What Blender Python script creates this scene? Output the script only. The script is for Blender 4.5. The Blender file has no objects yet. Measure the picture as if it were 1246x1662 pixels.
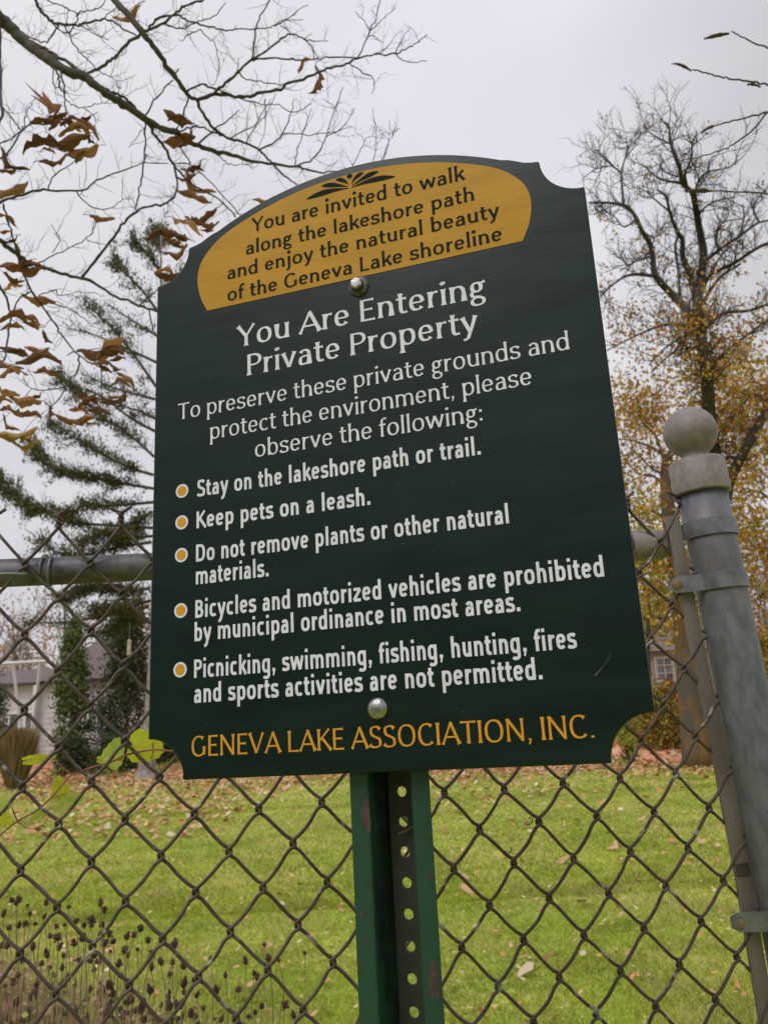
import bpy, math, random
import numpy as np
from mathutils import Vector, Matrix
random.seed(7); RNG = np.random.default_rng(7)
PI = math.pi
sc = bpy.context.scene
COL = sc.collection

# ------------------------------------------------------------------ camera
EYE = 1.55
F_PX, CX, CY = 1324.0, 623.0, 831.0
ROT = np.array([[0.99851, 0.05452, 0.0], [0.01394, -0.25524, -0.96678], [-0.05271, 0.96534, -0.25562]])
cam_data = bpy.data.cameras.new('camera')
cam = bpy.data.objects.new('camera', cam_data); COL.objects.link(cam)
M4 = Matrix([list(ROT[0]) + [0], list(ROT[1]) + [0], list(ROT[2]) + [EYE], [0, 0, 0, 1]])
cam.matrix_world = M4
cam_data.sensor_fit = 'VERTICAL'; cam_data.sensor_height = 36.0; cam_data.sensor_width = 27.0
cam_data.lens = F_PX / 1662.0 * 36.0
cam_data.clip_start = 0.02; cam_data.clip_end = 3000
cam_data.dof.use_dof = True; cam_data.dof.focus_distance = 0.82; cam_data.dof.aperture_fstop = 14.5
sc.camera = cam

# ------------------------------------------------------------------ world, sun, exposure
SUN_EL, SUN_AZ = math.radians(52), math.radians(215)      # azimuth clockwise from +Y
w = bpy.data.worlds.new('World'); sc.world = w; w.use_nodes = True
nt = w.node_tree; nt.nodes.clear()
def N(t, **k):
    n = nt.nodes.new(t)
    for a, b in k.items(): setattr(n, a, b)
    return n
out = N('ShaderNodeOutputWorld'); bg = N('ShaderNodeBackground'); bg.inputs[1].default_value = 0.1
sky = N('ShaderNodeTexSky', sky_type='NISHITA', sun_disc=False, sun_elevation=SUN_EL, sun_rotation=SUN_AZ)
tc = N('ShaderNodeTexCoord'); sep = N('ShaderNodeSeparateXYZ'); nt.links.new(tc.outputs['Generated'], sep.inputs[0])
def mth(op, a, b=None):
    m = N('ShaderNodeMath', operation=op)
    for i, v in enumerate((a, b)):
        if v is None: continue
        if isinstance(v, (int, float)): m.inputs[i].default_value = v
        else: nt.links.new(v, m.inputs[i])
    return m.outputs[0]
zc = mth('MAXIMUM', sep.outputs[2], 0.0); zd = mth('ADD', zc, 0.22)
cmb = N('ShaderNodeCombineXYZ')
nt.links.new(mth('DIVIDE', sep.outputs[0], zd), cmb.inputs[0]); nt.links.new(mth('DIVIDE', sep.outputs[1], zd), cmb.inputs[1])
noi = N('ShaderNodeTexNoise'); noi.inputs['Scale'].default_value = 1.25; noi.inputs['Detail'].default_value = 4.0
noi.inputs['Roughness'].default_value = 0.45; noi.inputs['Distortion'].default_value = 0.3
mp = N('ShaderNodeMapping'); mp.inputs['Location'].default_value = (0.75, 0.2, 0); nt.links.new(cmb.outputs[0], mp.inputs[0]); nt.links.new(mp.outputs[0], noi.inputs[0])
rmp = N('ShaderNodeValToRGB'); rmp.color_ramp.elements[0].position = 0.34; rmp.color_ramp.elements[1].position = 0.64
rmp.color_ramp.elements[0].color = (6.85, 6.77, 7.3, 1); rmp.color_ramp.elements[1].color = (8.6, 8.54, 8.8, 1)
nt.links.new(noi.outputs[0], rmp.inputs[0])
# the brighter break in the overcast, high in front
dp = N('ShaderNodeVectorMath', operation='DOT_PRODUCT'); nt.links.new(tc.outputs['Generated'], dp.inputs[0])
_b = ROT @ np.array([(760 - CX) / F_PX, -(230 - CY) / F_PX, -1.0]); _b /= np.linalg.norm(_b); dp.inputs[1].default_value = _b
lobe = N('ShaderNodeMapRange', interpolation_type='SMOOTHSTEP'); lobe.inputs[1].default_value = 0.945; lobe.inputs[2].default_value = 1.0; lobe.inputs[3].default_value = 0.0; lobe.inputs[4].default_value = 0.19
nt.links.new(mth('ADD', dp.outputs['Value'], mth('MULTIPLY', mth('SUBTRACT', noi.outputs[0], 0.5), 0.12)), lobe.inputs[0])
dp2 = N('ShaderNodeVectorMath', operation='DOT_PRODUCT'); nt.links.new(tc.outputs['Generated'], dp2.inputs[0])
_c = ROT @ np.array([(1330 - CX) / F_PX, -(170 - CY) / F_PX, -1.0]); _c /= np.linalg.norm(_c); dp2.inputs[1].default_value = _c
lob2 = N('ShaderNodeMapRange', interpolation_type='SMOOTHSTEP'); lob2.inputs[1].default_value = 0.945; lob2.inputs[2].default_value = 1.0; lob2.inputs[3].default_value = 0.0; lob2.inputs[4].default_value = -0.20
nt.links.new(mth('ADD', dp2.outputs['Value'], mth('MULTIPLY', mth('SUBTRACT', noi.outputs[0], 0.5), 0.10)), lob2.inputs[0])
grad = mth('ADD', mth('ADD', mth('ADD', mth('MULTIPLY', zc, 0.28), 0.86), lobe.outputs[0]), lob2.outputs[0])
gm = N('ShaderNodeMix', data_type='RGBA', blend_type='MULTIPLY'); gm.inputs[0].default_value = 1.0
cg = N('ShaderNodeCombineColor')
for i in range(3): nt.links.new(grad, cg.inputs[i])
nt.links.new(rmp.outputs[0], gm.inputs[6]); nt.links.new(cg.outputs[0], gm.inputs[7])
mx = N('ShaderNodeMix', data_type='RGBA'); mx.inputs[0].default_value = 0.96
nt.links.new(sky.outputs[0], mx.inputs[6]); nt.links.new(gm.outputs[2], mx.inputs[7])
nt.links.new(mx.outputs[2], bg.inputs[0]); nt.links.new(bg.outputs[0], out.inputs[0])
sd = bpy.data.lights.new('sun', 'SUN'); sd.energy = 1.5; sd.angle = math.radians(28); sd.color = (1, 0.98, 0.95)
so = bpy.data.objects.new('sun', sd); COL.objects.link(so)
sdir = Vector((math.sin(SUN_AZ) * math.cos(SUN_EL), math.cos(SUN_AZ) * math.cos(SUN_EL), math.sin(SUN_EL)))
so.rotation_euler = sdir.to_track_quat('Z', 'Y').to_euler(); so.location = sdir * 50
sc.view_settings.view_transform = 'Standard'; sc.view_settings.look = 'None'
sc.view_settings.exposure = 0.0; sc.view_settings.gamma = 1.0; sc.view_settings.use_curve_mapping = False

# ------------------------------------------------------------------ helpers
def ray(px, py): return ROT @ np.array([(px - CX) / F_PX, -(py - CY) / F_PX, -1.0])
def at(px, py, Y):
    d = ray(px, py); p = d * (Y / d[1]); return np.array([p[0], p[1], p[2] + EYE])
def onplane(px, py, o, n):
    d = ray(px, py); t = np.dot(o - np.array([0, 0, EYE]), n) / np.dot(d, n); return d * t + np.array([0, 0, EYE])
def tag(o, label=None, cat=None, group=None, kind=None):
    if label: o['label'] = label
    if cat: o['category'] = cat
    if group: o['group'] = group
    if kind: o['kind'] = kind
    return o
def empty(name, loc=(0, 0, 0), rot=None):
    o = bpy.data.objects.new(name, None); COL.objects.link(o); o.location = loc; o.empty_display_size = 0.1
    if rot is not None: o.rotation_euler = rot
    return o
class MB:
    def __init__(s): s.v = []; s.f = []; s.m = []; s.n = 0
    def add(s, V, Fc, mi=0):
        V = np.asarray(V, float).reshape(-1, 3)
        s.v.append(V); s.f += [tuple(i + s.n for i in f) for f in Fc]; s.m += [mi] * len(Fc); s.n += len(V)
    def box(s, c, sz, mi=0, R=None):
        c = np.array(c, float); h = np.array(sz, float) / 2
        V = np.array([[x, y, z] for x in (-1, 1) for y in (-1, 1) for z in (-1, 1)]) * h
        if R is not None: V = V @ np.array(R).T
        s.add(V + c, [(0, 1, 3, 2), (4, 6, 7, 5), (0, 4, 5, 1), (2, 3, 7, 6), (0, 2, 6, 4), (1, 5, 7, 3)], mi)
    def tube(s, P, r, n=6, mi=0, cap=True):
        P = np.asarray(P, float); k = len(P)
        r = np.full(k, r) if np.isscalar(r) else np.asarray(r, float)
        T = np.gradient(P, axis=0); T /= (np.linalg.norm(T, axis=1)[:, None] + 1e-12)
        a = np.array([0.0, 0, 1]) if abs(T[0][2]) < .9 else np.array([1.0, 0, 0])
        u = np.cross(T[0], a); u /= np.linalg.norm(u); V = []
        ang = np.linspace(0, 2 * PI, n, endpoint=False)
        for i in range(k):
            u = u - T[i] * np.dot(u, T[i]); u /= (np.linalg.norm(u) + 1e-12); b = np.cross(T[i], u)
            V.append(P[i] + r[i] * (np.outer(np.cos(ang), u) + np.outer(np.sin(ang), b)))
        Fc = [(i * n + j, i * n + (j + 1) % n, (i + 1) * n + (j + 1) % n, (i + 1) * n + j) for i in range(k - 1) for j in range(n)]
        if cap: Fc += [tuple(range(n - 1, -1, -1)), tuple((k - 1) * n + j for j in range(n))]
        s.add(np.vstack(V), Fc, mi)
    def lathe(s, prof, o, ax, n=32, mi=0):
        o = np.array(o, float); ax = np.array(ax, float); ax /= np.linalg.norm(ax)
        a = np.array([1.0, 0, 0]) if abs(ax[0]) < .9 else np.array([0, 1.0, 0])
        u = np.cross(ax, a); u /= np.linalg.norm(u); b = np.cross(ax, u)
        ang = np.linspace(0, 2 * PI, n, endpoint=False); V = []
        for r, h in prof: V.append(o + ax * h + r * (np.outer(np.cos(ang), u) + np.outer(np.sin(ang), b)))
        k = len(prof)
        Fc = [(i * n + j, i * n + (j + 1) % n, (i + 1) * n + (j + 1) % n, (i + 1) * n + j) for i in range(k - 1) for j in range(n)]
        if prof[0][0] > 1e-5: Fc.append(tuple(range(n - 1, -1, -1)))
        if prof[-1][0] > 1e-5: Fc.append(tuple((k - 1) * n + j for j in range(n)))
        s.add(np.vstack(V), Fc, mi)
    def build(s, name, mats, parent=None, smooth=False, kind=None, label=None):
        me = bpy.data.meshes.new(name); me.from_pydata(np.vstack(s.v).tolist() if s.v else [], [], s.f)
        for m in (mats if isinstance(mats, (list, tuple)) else [mats]): me.materials.append(m)
        if any(s.m): me.polygons.foreach_set('material_index', s.m)
        if smooth: me.polygons.foreach_set('use_smooth', [True] * len(me.polygons))
        me.update()
        o = bpy.data.objects.new(name, me); COL.objects.link(o)
        if parent: o.parent = parent
        if kind: o['kind'] = kind
        if label: o['label'] = label
        return o
def fast_mesh(name, V, Fn, mats, midx=None, parent=None, kind=None, smooth=False):
    """V (n*k,3): faces are consecutive runs of Fn vertices"""
    V = np.ascontiguousarray(V, np.float32).reshape(-1, 3); nf = len(V) // Fn
    me = bpy.data.meshes.new(name); me.vertices.add(len(V)); me.vertices.foreach_set('co', V.ravel())
    me.loops.add(len(V)); me.loops.foreach_set('vertex_index', np.arange(len(V), dtype=np.int32))
    me.polygons.add(nf); me.polygons.foreach_set('loop_start', np.arange(0, len(V), Fn, dtype=np.int32))
    try: me.polygons.foreach_set('loop_total', np.full(nf, Fn, dtype=np.int32))
    except Exception: pass
    for m in mats: me.materials.append(m)
    if midx is not None: me.polygons.foreach_set('material_index', np.asarray(midx, np.int32))
    me.update(calc_edges=True); me.validate()
    o = bpy.data.objects.new(name, me); COL.objects.link(o)
    if parent: o.parent = parent
    if kind: o['kind'] = kind
    return o
def spline(P, n=6):
    P = np.asarray(P, float)
    if len(P) < 3: return np.array([P[0] + (P[-1] - P[0]) * t for t in np.linspace(0, 1, n + 1)])
    Q = np.vstack([2 * P[0] - P[1], P, 2 * P[-1] - P[-2]]); o = []
    for i in range(1, len(Q) - 2):
        a, b, c, d = Q[i - 1:i + 3]
        for t in np.linspace(0, 1, n, endpoint=False):
            o.append(.5 * (2 * b + (c - a) * t + (2 * a - 5 * b + 4 * c - d) * t * t + (3 * b - a - 3 * c + d) * t ** 3))
    o.append(P[-1]); return np.array(o)

# ------------------------------------------------------------------ materials
def mat(name, c1, c2=None, rough=0.7, scale=5.0, detail=5, lo=.4, hi=.6, metal=0.0, bump=0.0, bscale=None, spec=0.5, c3=None, s3=2.0, t3=(.6, .68), stretch=None, trans=0.0, coat=0.0, coord='Object', objvar=0.0, rvar=0.0):
    m = bpy.data.materials.new(name); m.use_nodes = True; t = m.node_tree; L = t.links
    p = t.nodes['Principled BSDF']; p.inputs['Roughness'].default_value = rough; p.inputs['Metallic'].default_value = metal
    p.inputs['Specular IOR Level'].default_value = spec; p.inputs['Coat Weight'].default_value = coat
    p.inputs['Base Color'].default_value = (*c1, 1)
    tc = t.nodes.new('ShaderNodeTexCoord'); src = tc.outputs[coord]
    if stretch:
        mp = t.nodes.new('ShaderNodeMapping'); mp.inputs['Scale'].default_value = stretch; L.new(src, mp.inputs[0]); src = mp.outputs[0]
    def noise(sc_, d=detail):
        n = t.nodes.new('ShaderNodeTexNoise'); n.inputs['Scale'].default_value = sc_; n.inputs['Detail'].default_value = d
        n.inputs['Roughness'].default_value = .6; L.new(src, n.inputs[0]); return n.outputs[0]
    col = None
    if c2:
        r = t.nodes.new('ShaderNodeValToRGB'); e = r.color_ramp.elements
        e[0].position = lo; e[1].position = hi; e[0].color = (*c1, 1); e[1].color = (*c2, 1)
        no = noise(scale); L.new(no, r.inputs[0]); col = r.outputs[0]
        if rvar:
            rr = t.nodes.new('ShaderNodeMapRange'); rr.inputs[3].default_value = rough - rvar; rr.inputs[4].default_value = rough + rvar
            rr.inputs[1].default_value = .3; rr.inputs[2].default_value = .7
            L.new(no, rr.inputs[0]); L.new(rr.outputs[0], p.inputs['Roughness'])
    if c3:
        r3 = t.nodes.new('ShaderNodeMapRange'); r3.inputs[1].default_value = t3[0]; r3.inputs[2].default_value = t3[1]
        L.new(noise(s3, 8), r3.inputs[0]); mm = t.nodes.new('ShaderNodeMix'); mm.data_type = 'RGBA'
        L.new(r3.outputs[0], mm.inputs[0])
        if col: L.new(col, mm.inputs[6])
        else: mm.inputs[6].default_value = (*c1, 1)
        mm.inputs[7].default_value = (*c3, 1); col = mm.outputs[2]
    if objvar:
        oi = t.nodes.new('ShaderNodeObjectInfo'); hs = t.nodes.new('ShaderNodeHueSaturation')
        mr = t.nodes.new('ShaderNodeMapRange'); mr.inputs[3].default_value = 1 - objvar; mr.inputs[4].default_value = 1 + objvar
        L.new(oi.outputs['Random'], mr.inputs[0]); L.new(mr.outputs[0], hs.inputs['Value'])
        if col: L.new(col, hs.inputs['Color'])
        else: hs.inputs['Color'].default_value = (*c1, 1)
        col = hs.outputs[0]
    if col: L.new(col, p.inputs['Base Color'])
    if bump:
        b = t.nodes.new('ShaderNodeBump'); b.inputs['Strength'].default_value = bump; b.inputs['Distance'].default_value = .01 if bump < 1 else .02
        L.new(noise(bscale or scale * 3), b.inputs['Height']); L.new(b.outputs[0], p.inputs['Normal'])
    if trans:
        tr = t.nodes.new('ShaderNodeBsdfTranslucent'); ms = t.nodes.new('ShaderNodeMixShader'); ms.inputs[0].default_value = trans
        tr.inputs[0].default_value = (*[min(1, c * 1.2) for c in c1], 1)
        if col: L.new(col, tr.inputs[0])
        o = t.nodes['Material Output']; L.new(p.outputs[0], ms.inputs[1]); L.new(tr.outputs[0], ms.inputs[2]); L.new(ms.outputs[0], o.inputs[0])
    return m
M = {}
M['board'] = mat('board_green_paint', (.0026, .0112, .0094), (.0040, .0150, .0125), rough=.30, scale=9, bump=.016, bscale=40, stretch=(1, 1, 5), c3=(.014, .024, .022), s3=70, t3=(.72, .8), rvar=.05, spec=.27)
M['yellow'] = mat('yellow_paint', (.44, .22, .013), (.49, .25, .017), rough=.55, spec=.2, scale=12, bump=.04, bscale=40, stretch=(1, 1, 5), c3=(.38, .19, .04), s3=30, t3=(.66, .78))
M['gold'] = mat('gold_letter_paint', (.66, .31, .025), (.6, .27, .02), spec=.3, rough=.45, scale=30)
M['white'] = mat('white_letter_paint', (.72, .72, .82), (.62, .61, .70), rough=.7, spec=.3, scale=40, lo=.45, hi=.7)
M['darkletter'] = mat('dark_letter_paint', (.009, .014, .013), rough=.8, spec=.15)
M['boardedge'] = mat('board_edge', (.012, .035, .03), (.06, .09, .08), rough=.5, scale=60, lo=.5, hi=.7)
M['galv'] = mat('galvanised_steel', (.112, .116, .142), (.172, .172, .205), rough=.52, scale=70, metal=.12, bump=.05, bscale=200, stretch=(1, 1, .45), c3=(.14, .118, .11), s3=9, t3=(.46, .68), rvar=.10)
M['band'] = mat('zinc_band', (.14, .14, .16), (.21, .21, .235), rough=.42, scale=50, metal=.45, c3=(.36, .36, .36), s3=40, t3=(.68, .76))
M['cap'] = mat('cast_aluminium_cap', (.195, .165, .155), (.25, .215, .205), rough=.55, scale=90, metal=.1, bump=.15, bscale=420, c3=(.155, .13, .122), s3=30, t3=(.54, .70))
M['rail'] = mat('weathered_rail', (.045, .034, .034), (.14, .135, .15), rough=.5, scale=26, metal=.1, lo=.38, hi=.62, c3=(.09, .05, .04), s3=9, t3=(.5, .6), bump=.08, bscale=120)
M['bar'] = mat('steel_tension_bar', (.15, .12, .108), (.215, .185, .17), rough=.55, scale=24, metal=.3, stretch=(1, 1, .3), c3=(.13, .07, .045), s3=20, t3=(.6, .7))
M['wire'] = mat('rusty_fence_wire', (.055, .034, .030), (.095, .062, .055), rough=.5, scale=60, bump=.12, bscale=600, c3=(.34, .31, .32), s3=38, t3=(.60, .66), metal=.1)
M['rust'] = mat('rusty_bolt', (.17, .10, .055), (.26, .17, .10), rough=.7, scale=300, bump=.2, bscale=900)
M['chrome'] = mat('bolt_steel', (.42, .42, .43), (.22, .21, .20), rough=.33, scale=200, metal=.95, bump=.1, bscale=400)
M['washer'] = mat('dark_washer', (.055, .042, .038), (.12, .10, .095), rough=.5, scale=120, metal=.5)
M['pgreen'] = mat('green_post_paint', (.008, .040, .027), (.011, .052, .035), rough=.38, scale=14, c3=(.03, .028, .022), s3=38, t3=(.62, .68), bump=.07, bscale=90, stretch=(1, 1, .5))
M['pweb'] = mat('dark_post_web', (.020, .023, .017), (.030, .034, .025), rough=.6, scale=40, bump=.1, bscale=150, c3=(.06, .05, .04), s3=60, t3=(.68, .74))  # recessed web: darker and browner than the flanges
M['pwall'] = mat('grimy_green_post', (.006, .010, .008), (.012, .055, .034), rough=.5, scale=30, lo=.42, hi=.60, stretch=(1, 1, .3), bump=.1, bscale=90)  # side walls: near-black mixed into the green by noise
M['chip'] = mat('rust_chip', (.040, .026, .022), (.075, .040, .034), rough=.8, scale=120)
M['bark'] = mat('dark_twig_bark', (.060, .045, .038), (.10, .08, .07), rough=.85, scale=30, bump=.3, bscale=90)
M['barkgreen'] = mat('green_grey_bark', (.06, .065, .055), (.09, .09, .08), rough=.85, scale=30)
M['bark2'] = mat('tree_bark', (.055, .044, .034), (.11, .09, .07), rough=.9, scale=6, bump=.6, bscale=14, stretch=(1, 1, .3))
M['bark3'] = mat('dark_tree_bark', (.035, .028, .022), (.065, .052, .042), rough=.9, scale=6, bump=.6, bscale=14, stretch=(1, 1, .3))
M['barkmoss'] = mat('mossy_trunk_bark', (.085, .07, .055), (.19, .10, .03), rough=.9, scale=1.4, bump=.6, bscale=14, lo=.42, hi=.56, stretch=(1, 1, .4))
M['barkpale'] = mat('pale_trunk_bark', (.20, .17, .16), (.34, .30, .29), rough=.9, scale=5, bump=.4, bscale=14)
M['deadA'] = mat('dead_leaf_brown', (.20, .085, .034), (.36, .165, .06), rough=.75, scale=45, c3=(.08, .036, .02), s3=60, t3=(.52, .64), trans=.28, bump=.5, bscale=160, objvar=.45)
M['deadB'] = mat('dead_leaf_tan', (.50, .27, .095), (.38, .18, .06), rough=.75, scale=45, c3=(.13, .06, .025), s3=70, t3=(.58, .7), trans=.35, bump=.3, bscale=160, objvar=.2)
M['deadC'] = mat('dead_leaf_olive', (.50, .36, .10), (.44, .27, .08), rough=.75, scale=40, trans=.4, bump=.3, bscale=160, objvar=.1)
M['vleaf'] = mat('grape_leaf', (.56, .62, .035), (.66, .66, .05), rough=.6, scale=60, trans=.45, bump=.25, bscale=200, spec=.25)
M['vleaf2'] = mat('pale_grape_leaf', (.46, .56, .09), (.60, .64, .15), rough=.6, scale=50, trans=.45, spec=.25)
M['vstem'] = mat('red_vine_stem', (.24, .075, .045), (.30, .12, .07), rough=.6, scale=60)
M['dryvine'] = mat('dry_tendril', (.13, .085, .06), rough=.8)
M['seed'] = mat('seed_head', (.050, .020, .016), (.105, .048, .036), rough=.9, scale=300, bump=.5, bscale=700)
M['dstem'] = mat('dry_stem', (.34, .24, .15), (.22, .15, .09), rough=.9, scale=20)
M['dstem2'] = mat('green_brown_stem', (.10, .12, .04), rough=.9)

def leafmats(name, cols, trans=.25):
    return [mat('%s_%s' % (name, n), c, tuple(x * .7 for x in c), rough=.8, scale=1.5, trans=trans, spec=.15) for n, c in cols]
LM_R = leafmats('autumn', [('rust', (.46, .19, .05)), ('ochre', (.62, .33, .07)), ('amber', (.72, .40, .08)), ('olive', (.38, .32, .07))])
LM_T = leafmats('golden', [('gold', (.72, .44, .07)), ('ochre', (.60, .29, .06)), ('yellow', (.70, .52, .09)), ('green', (.40, .39, .08))])
LM_G = leafmats('conifer', [('dark', (.065, .072, .034)), ('mid', (.11, .118, .046)), ('olive', (.17, .16, .062))], .1)
LM_C = leafmats('cedar', [('a', (.10, .14, .05)), ('b', (.16, .21, .07)), ('c', (.24, .27, .09))], .15)
LM_Y = leafmats('yew', [('a', (.055, .072, .036)), ('b', (.085, .105, .05)), ('c', (.12, .14, .06))], .1)
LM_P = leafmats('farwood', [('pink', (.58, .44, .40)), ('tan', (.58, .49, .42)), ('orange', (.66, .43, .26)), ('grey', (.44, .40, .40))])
LM_L = leafmats('litter', [('tan', (.68, .42, .24)), ('orange', (.66, .31, .15)), ('pale', (.78, .62, .42)), ('brown', (.36, .17, .08)), ('yellow', (.74, .55, .16))], .1)
LM_S = leafmats('bush', [('green', (.28, .33, .07)), ('yellow', (.50, .50, .08)), ('olive', (.22, .20, .07))])
LM_O = leafmats('orangebush', [('red', (.42, .14, .06)), ('orange', (.48, .22, .07))])

# ------------------------------------------------------------------ lawn, leaf bed
def lawn_mat():
    m = bpy.data.materials.new('lawn_grass'); m.use_nodes = True; t = m.node_tree; L = t.links; p = t.nodes['Principled BSDF']
    p.inputs['Roughness'].default_value = .9; p.inputs['Specular IOR Level'].default_value = .15
    tc = t.nodes.new('ShaderNodeTexCoord')
    def n(s, d=6):
        x = t.nodes.new('ShaderNodeTexNoise'); x.inputs['Scale'].default_value = s; x.inputs['Detail'].default_value = d; L.new(tc.outputs['Object'], x.inputs[0]); return x.outputs[0]
    r = t.nodes.new('ShaderNodeValToRGB'); e = r.color_ramp.elements; e[0].position = .36; e[0].color = (.29, .37, .05, 1); e[1].position = .64; e[1].color = (.52, .54, .14, 1)
    L.new(n(.55), r.inputs[0])
    r2 = t.nodes.new('ShaderNodeValToRGB'); e = r2.color_ramp.elements; e[0].position = .3; e[0].color = (.6, .62, .55, 1); e[1].position = .7; e[1].color = (1.25, 1.2, 1.2, 1)
    L.new(n(14), r2.inputs[0]); mm = t.nodes.new('ShaderNodeMix'); mm.data_type = 'RGBA'; mm.blend_type = 'MULTIPLY'; mm.inputs[0].default_value = 1
    L.new(r.outputs[0], mm.inputs[6]); L.new(r2.outputs[0], mm.inputs[7]); L.new(mm.outputs[2], p.inputs['Base Color'])
    b = t.nodes.new('ShaderNodeBump'); b.inputs['Strength'].default_value = .8; b.inputs['Distance'].default_value = .04; L.new(n(30), b.inputs['Height']); L.new(b.outputs[0], p.inputs['Normal'])
    return m
M['lawn'] = lawn_mat()
g = MB(); g.add([(-900, -300, 0), (900, -300, 0), (900, 1500, 0), (-900, 1500, 0)], [(0, 1, 2, 3)])
tag(g.build('lawn', M['lawn']), kind='structure')
M['bed'] = mat('leaf_covered_ground', (.66, .29, .15), (.85, .48, .29), rough=.95, scale=5, detail=8, bump=.8, bscale=12, c3=(.30, .27, .09), s3=.35, t3=(.58, .68))
BED = [(-60, 44), (-16, 37.5), (-9, 34.5), (0, 29), (5, 26.5), (9.5, 25.2), (20, 23.5), (60, 20)]
def gz(x, y): 
    t = np.clip((np.asarray(y, float) - bed_y(x) - .3) / 9., 0, 1); return .85 * t * t * (3 - 2 * t)
def bed_y(x): return np.interp(x, [p[0] for p in BED], [p[1] for p in BED])
b = MB(); n = 80; xs = np.linspace(-60, 60, n)
V = []; 
ds = [0, .6, 1.5, 2.5, 3.5, 5, 6.5, 8, 10, 16, 40, 110]; nd_ = len(ds)
for x in xs:
    y0 = bed_y(x) + .35 * math.sin(x * 1.3) + .2 * math.sin(x * 3.1)
    for d_ in ds: V.append((x, y0 + d_, .004 + float(gz(x, y0 + d_))))
b.add(V, [(nd_ * i + j, nd_ * (i + 1) + j, nd_ * (i + 1) + j + 1, nd_ * i + j + 1) for i in range(n - 1) for j in range(nd_ - 1)]); tag(b.build('leaf_bed', M['bed']), kind='structure')

LM_B = leafmats('blade', [('fresh', (.38, .475, .045)), ('lime', (.54, .58, .085)), ('straw', (.78, .68, .30)), ('deep', (.26, .34, .035))], .4)
def blades(n, y0, y1, h0, wd, seed, p=1.0):
    r = np.random.default_rng(seed)
    u = r.random(n); Y = y0 + (y1 - y0) * u ** p; X = (r.random(n) - .5) * 1.16 * Y + .03 * Y
    # patchy colour and height
    pat = np.sin(X * 1.7 + np.sin(Y * .9) * 2) * np.cos(Y * 1.1 + X * .6) + .8 * np.sin(X * 6.1 + 2 * np.sin(Y * 4.3)) * np.cos(Y * 5.2 + X * 2.6)
    a = r.random(n) * 2 * PI; hh = h0 * (.5 + r.random(n)) * (1 + .25 * pat); ww = wd * (.7 + .6 * r.random(n)); lean = r.normal(0, .75, (n, 2)) * hh[:, None]
    dx = np.cos(a) * ww; dy = np.sin(a) * ww
    V = np.zeros((n, 3, 3)); V[:, 0] = np.stack([X - dx, Y - dy, np.zeros(n)], 1); V[:, 1] = np.stack([X + dx, Y + dy, np.zeros(n)], 1)
    V[:, 2] = np.stack([X + lean[:, 0], Y + lean[:, 1], hh], 1)
    q = r.random(n) + .24 * pat
    mi = np.where(q < .35, 0, np.where(q < .68, 1, np.where(q < .90, 3, 2)))
    return V, mi
V1, m1 = blades(200000, 3.0, 8.5, .034, .0032, 1, 1.5); V2, m2 = blades(150000, 8.0, 19, .036, .0065, 2, 1.3); V3, m3 = blades(60000, 18, 38, .038, .014, 3, 1.3)
keep = V3[:, 0, 1] < bed_y(V3[:, 0, 0]) + .3
V3 = V3[keep]; m3 = m3[keep]
grass = fast_mesh('grass', np.concatenate([V1, V2, V3]), 3, LM_B, np.concatenate([m1, m2, m3]), kind='stuff')
tag(grass, 'short green lawn grass spreading behind the fence', 'grass', kind='stuff')

def litter(n, fn, size, seed):
    r = np.random.default_rng(seed); X, Y = fn(r, n); n = len(X)
    s = size * (.6 + .8 * r.random(n)); a = r.random(n) * 2 * PI; tl = r.normal(0, .35, (n, 2))
    base = np.array([[-.5, -.15], [-.2, -.42], [.25, -.38], [.55, -.05], [.3, .3], [.05, .5], [-.3, .35]])
    k = len(base); V = np.zeros((n, k, 3)); j = 1 + r.normal(0, .15, (n, k))
    bx = base[None, :, 0] * j * s[:, None]; by = base[None, :, 1] * j * s[:, None] * (.55 + .45 * r.random(n))[:, None]
    V[:, :, 0] = X[:, None] + bx * np.cos(a)[:, None] - by * np.sin(a)[:, None]
    V[:, :, 1] = Y[:, None] + bx * np.sin(a)[:, None] + by * np.cos(a)[:, None]
    V[:, :, 2] = (.030 + .0012 * np.minimum(Y, 30) + .012 * r.random(n) + gz(X, Y))[:, None] + bx * tl[:, :1] + by * tl[:, 1:] + np.abs(bx) * .2
    return V, r.choice(5, n, p=[.32, .28, .18, .14, .08])
def near(r, n):
    Y = 3.2 + 21 * r.random(n) ** .85; X = (r.random(n) - .5) * 1.2 * Y + .03 * Y; return X, Y
def edge(r, n):
    X = (r.random(n) - .5) * 44; d = r.exponential(3.6, n) * (1 + .5 * np.sin(X * .9)); return X, bed_y(X) - d + .4
def leftmid(r, n):
    X = -12 + 9 * r.random(n); Y = 14 + 20 * r.random(n); return X, Y
def bed(r, n):
    X = (r.random(n) - .5) * 60; Y = bed_y(X) + 22 * r.random(n) ** 1.5; return X, Y
A = [litter(1500, near, .045, 11), litter(3800, near, .030, 15), litter(11000, edge, .115, 12), litter(2600, leftmid, .12, 13), litter(17000, bed, .19, 14)]
tag(fast_mesh('fallen_leaves', np.concatenate([a[0] for a in A]), 7, LM_L, np.concatenate([a[1] for a in A]), kind='stuff'),
    'dry tan and orange leaves scattered over the lawn, thickest along its far edge', 'fallen leaves', kind='stuff')

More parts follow.
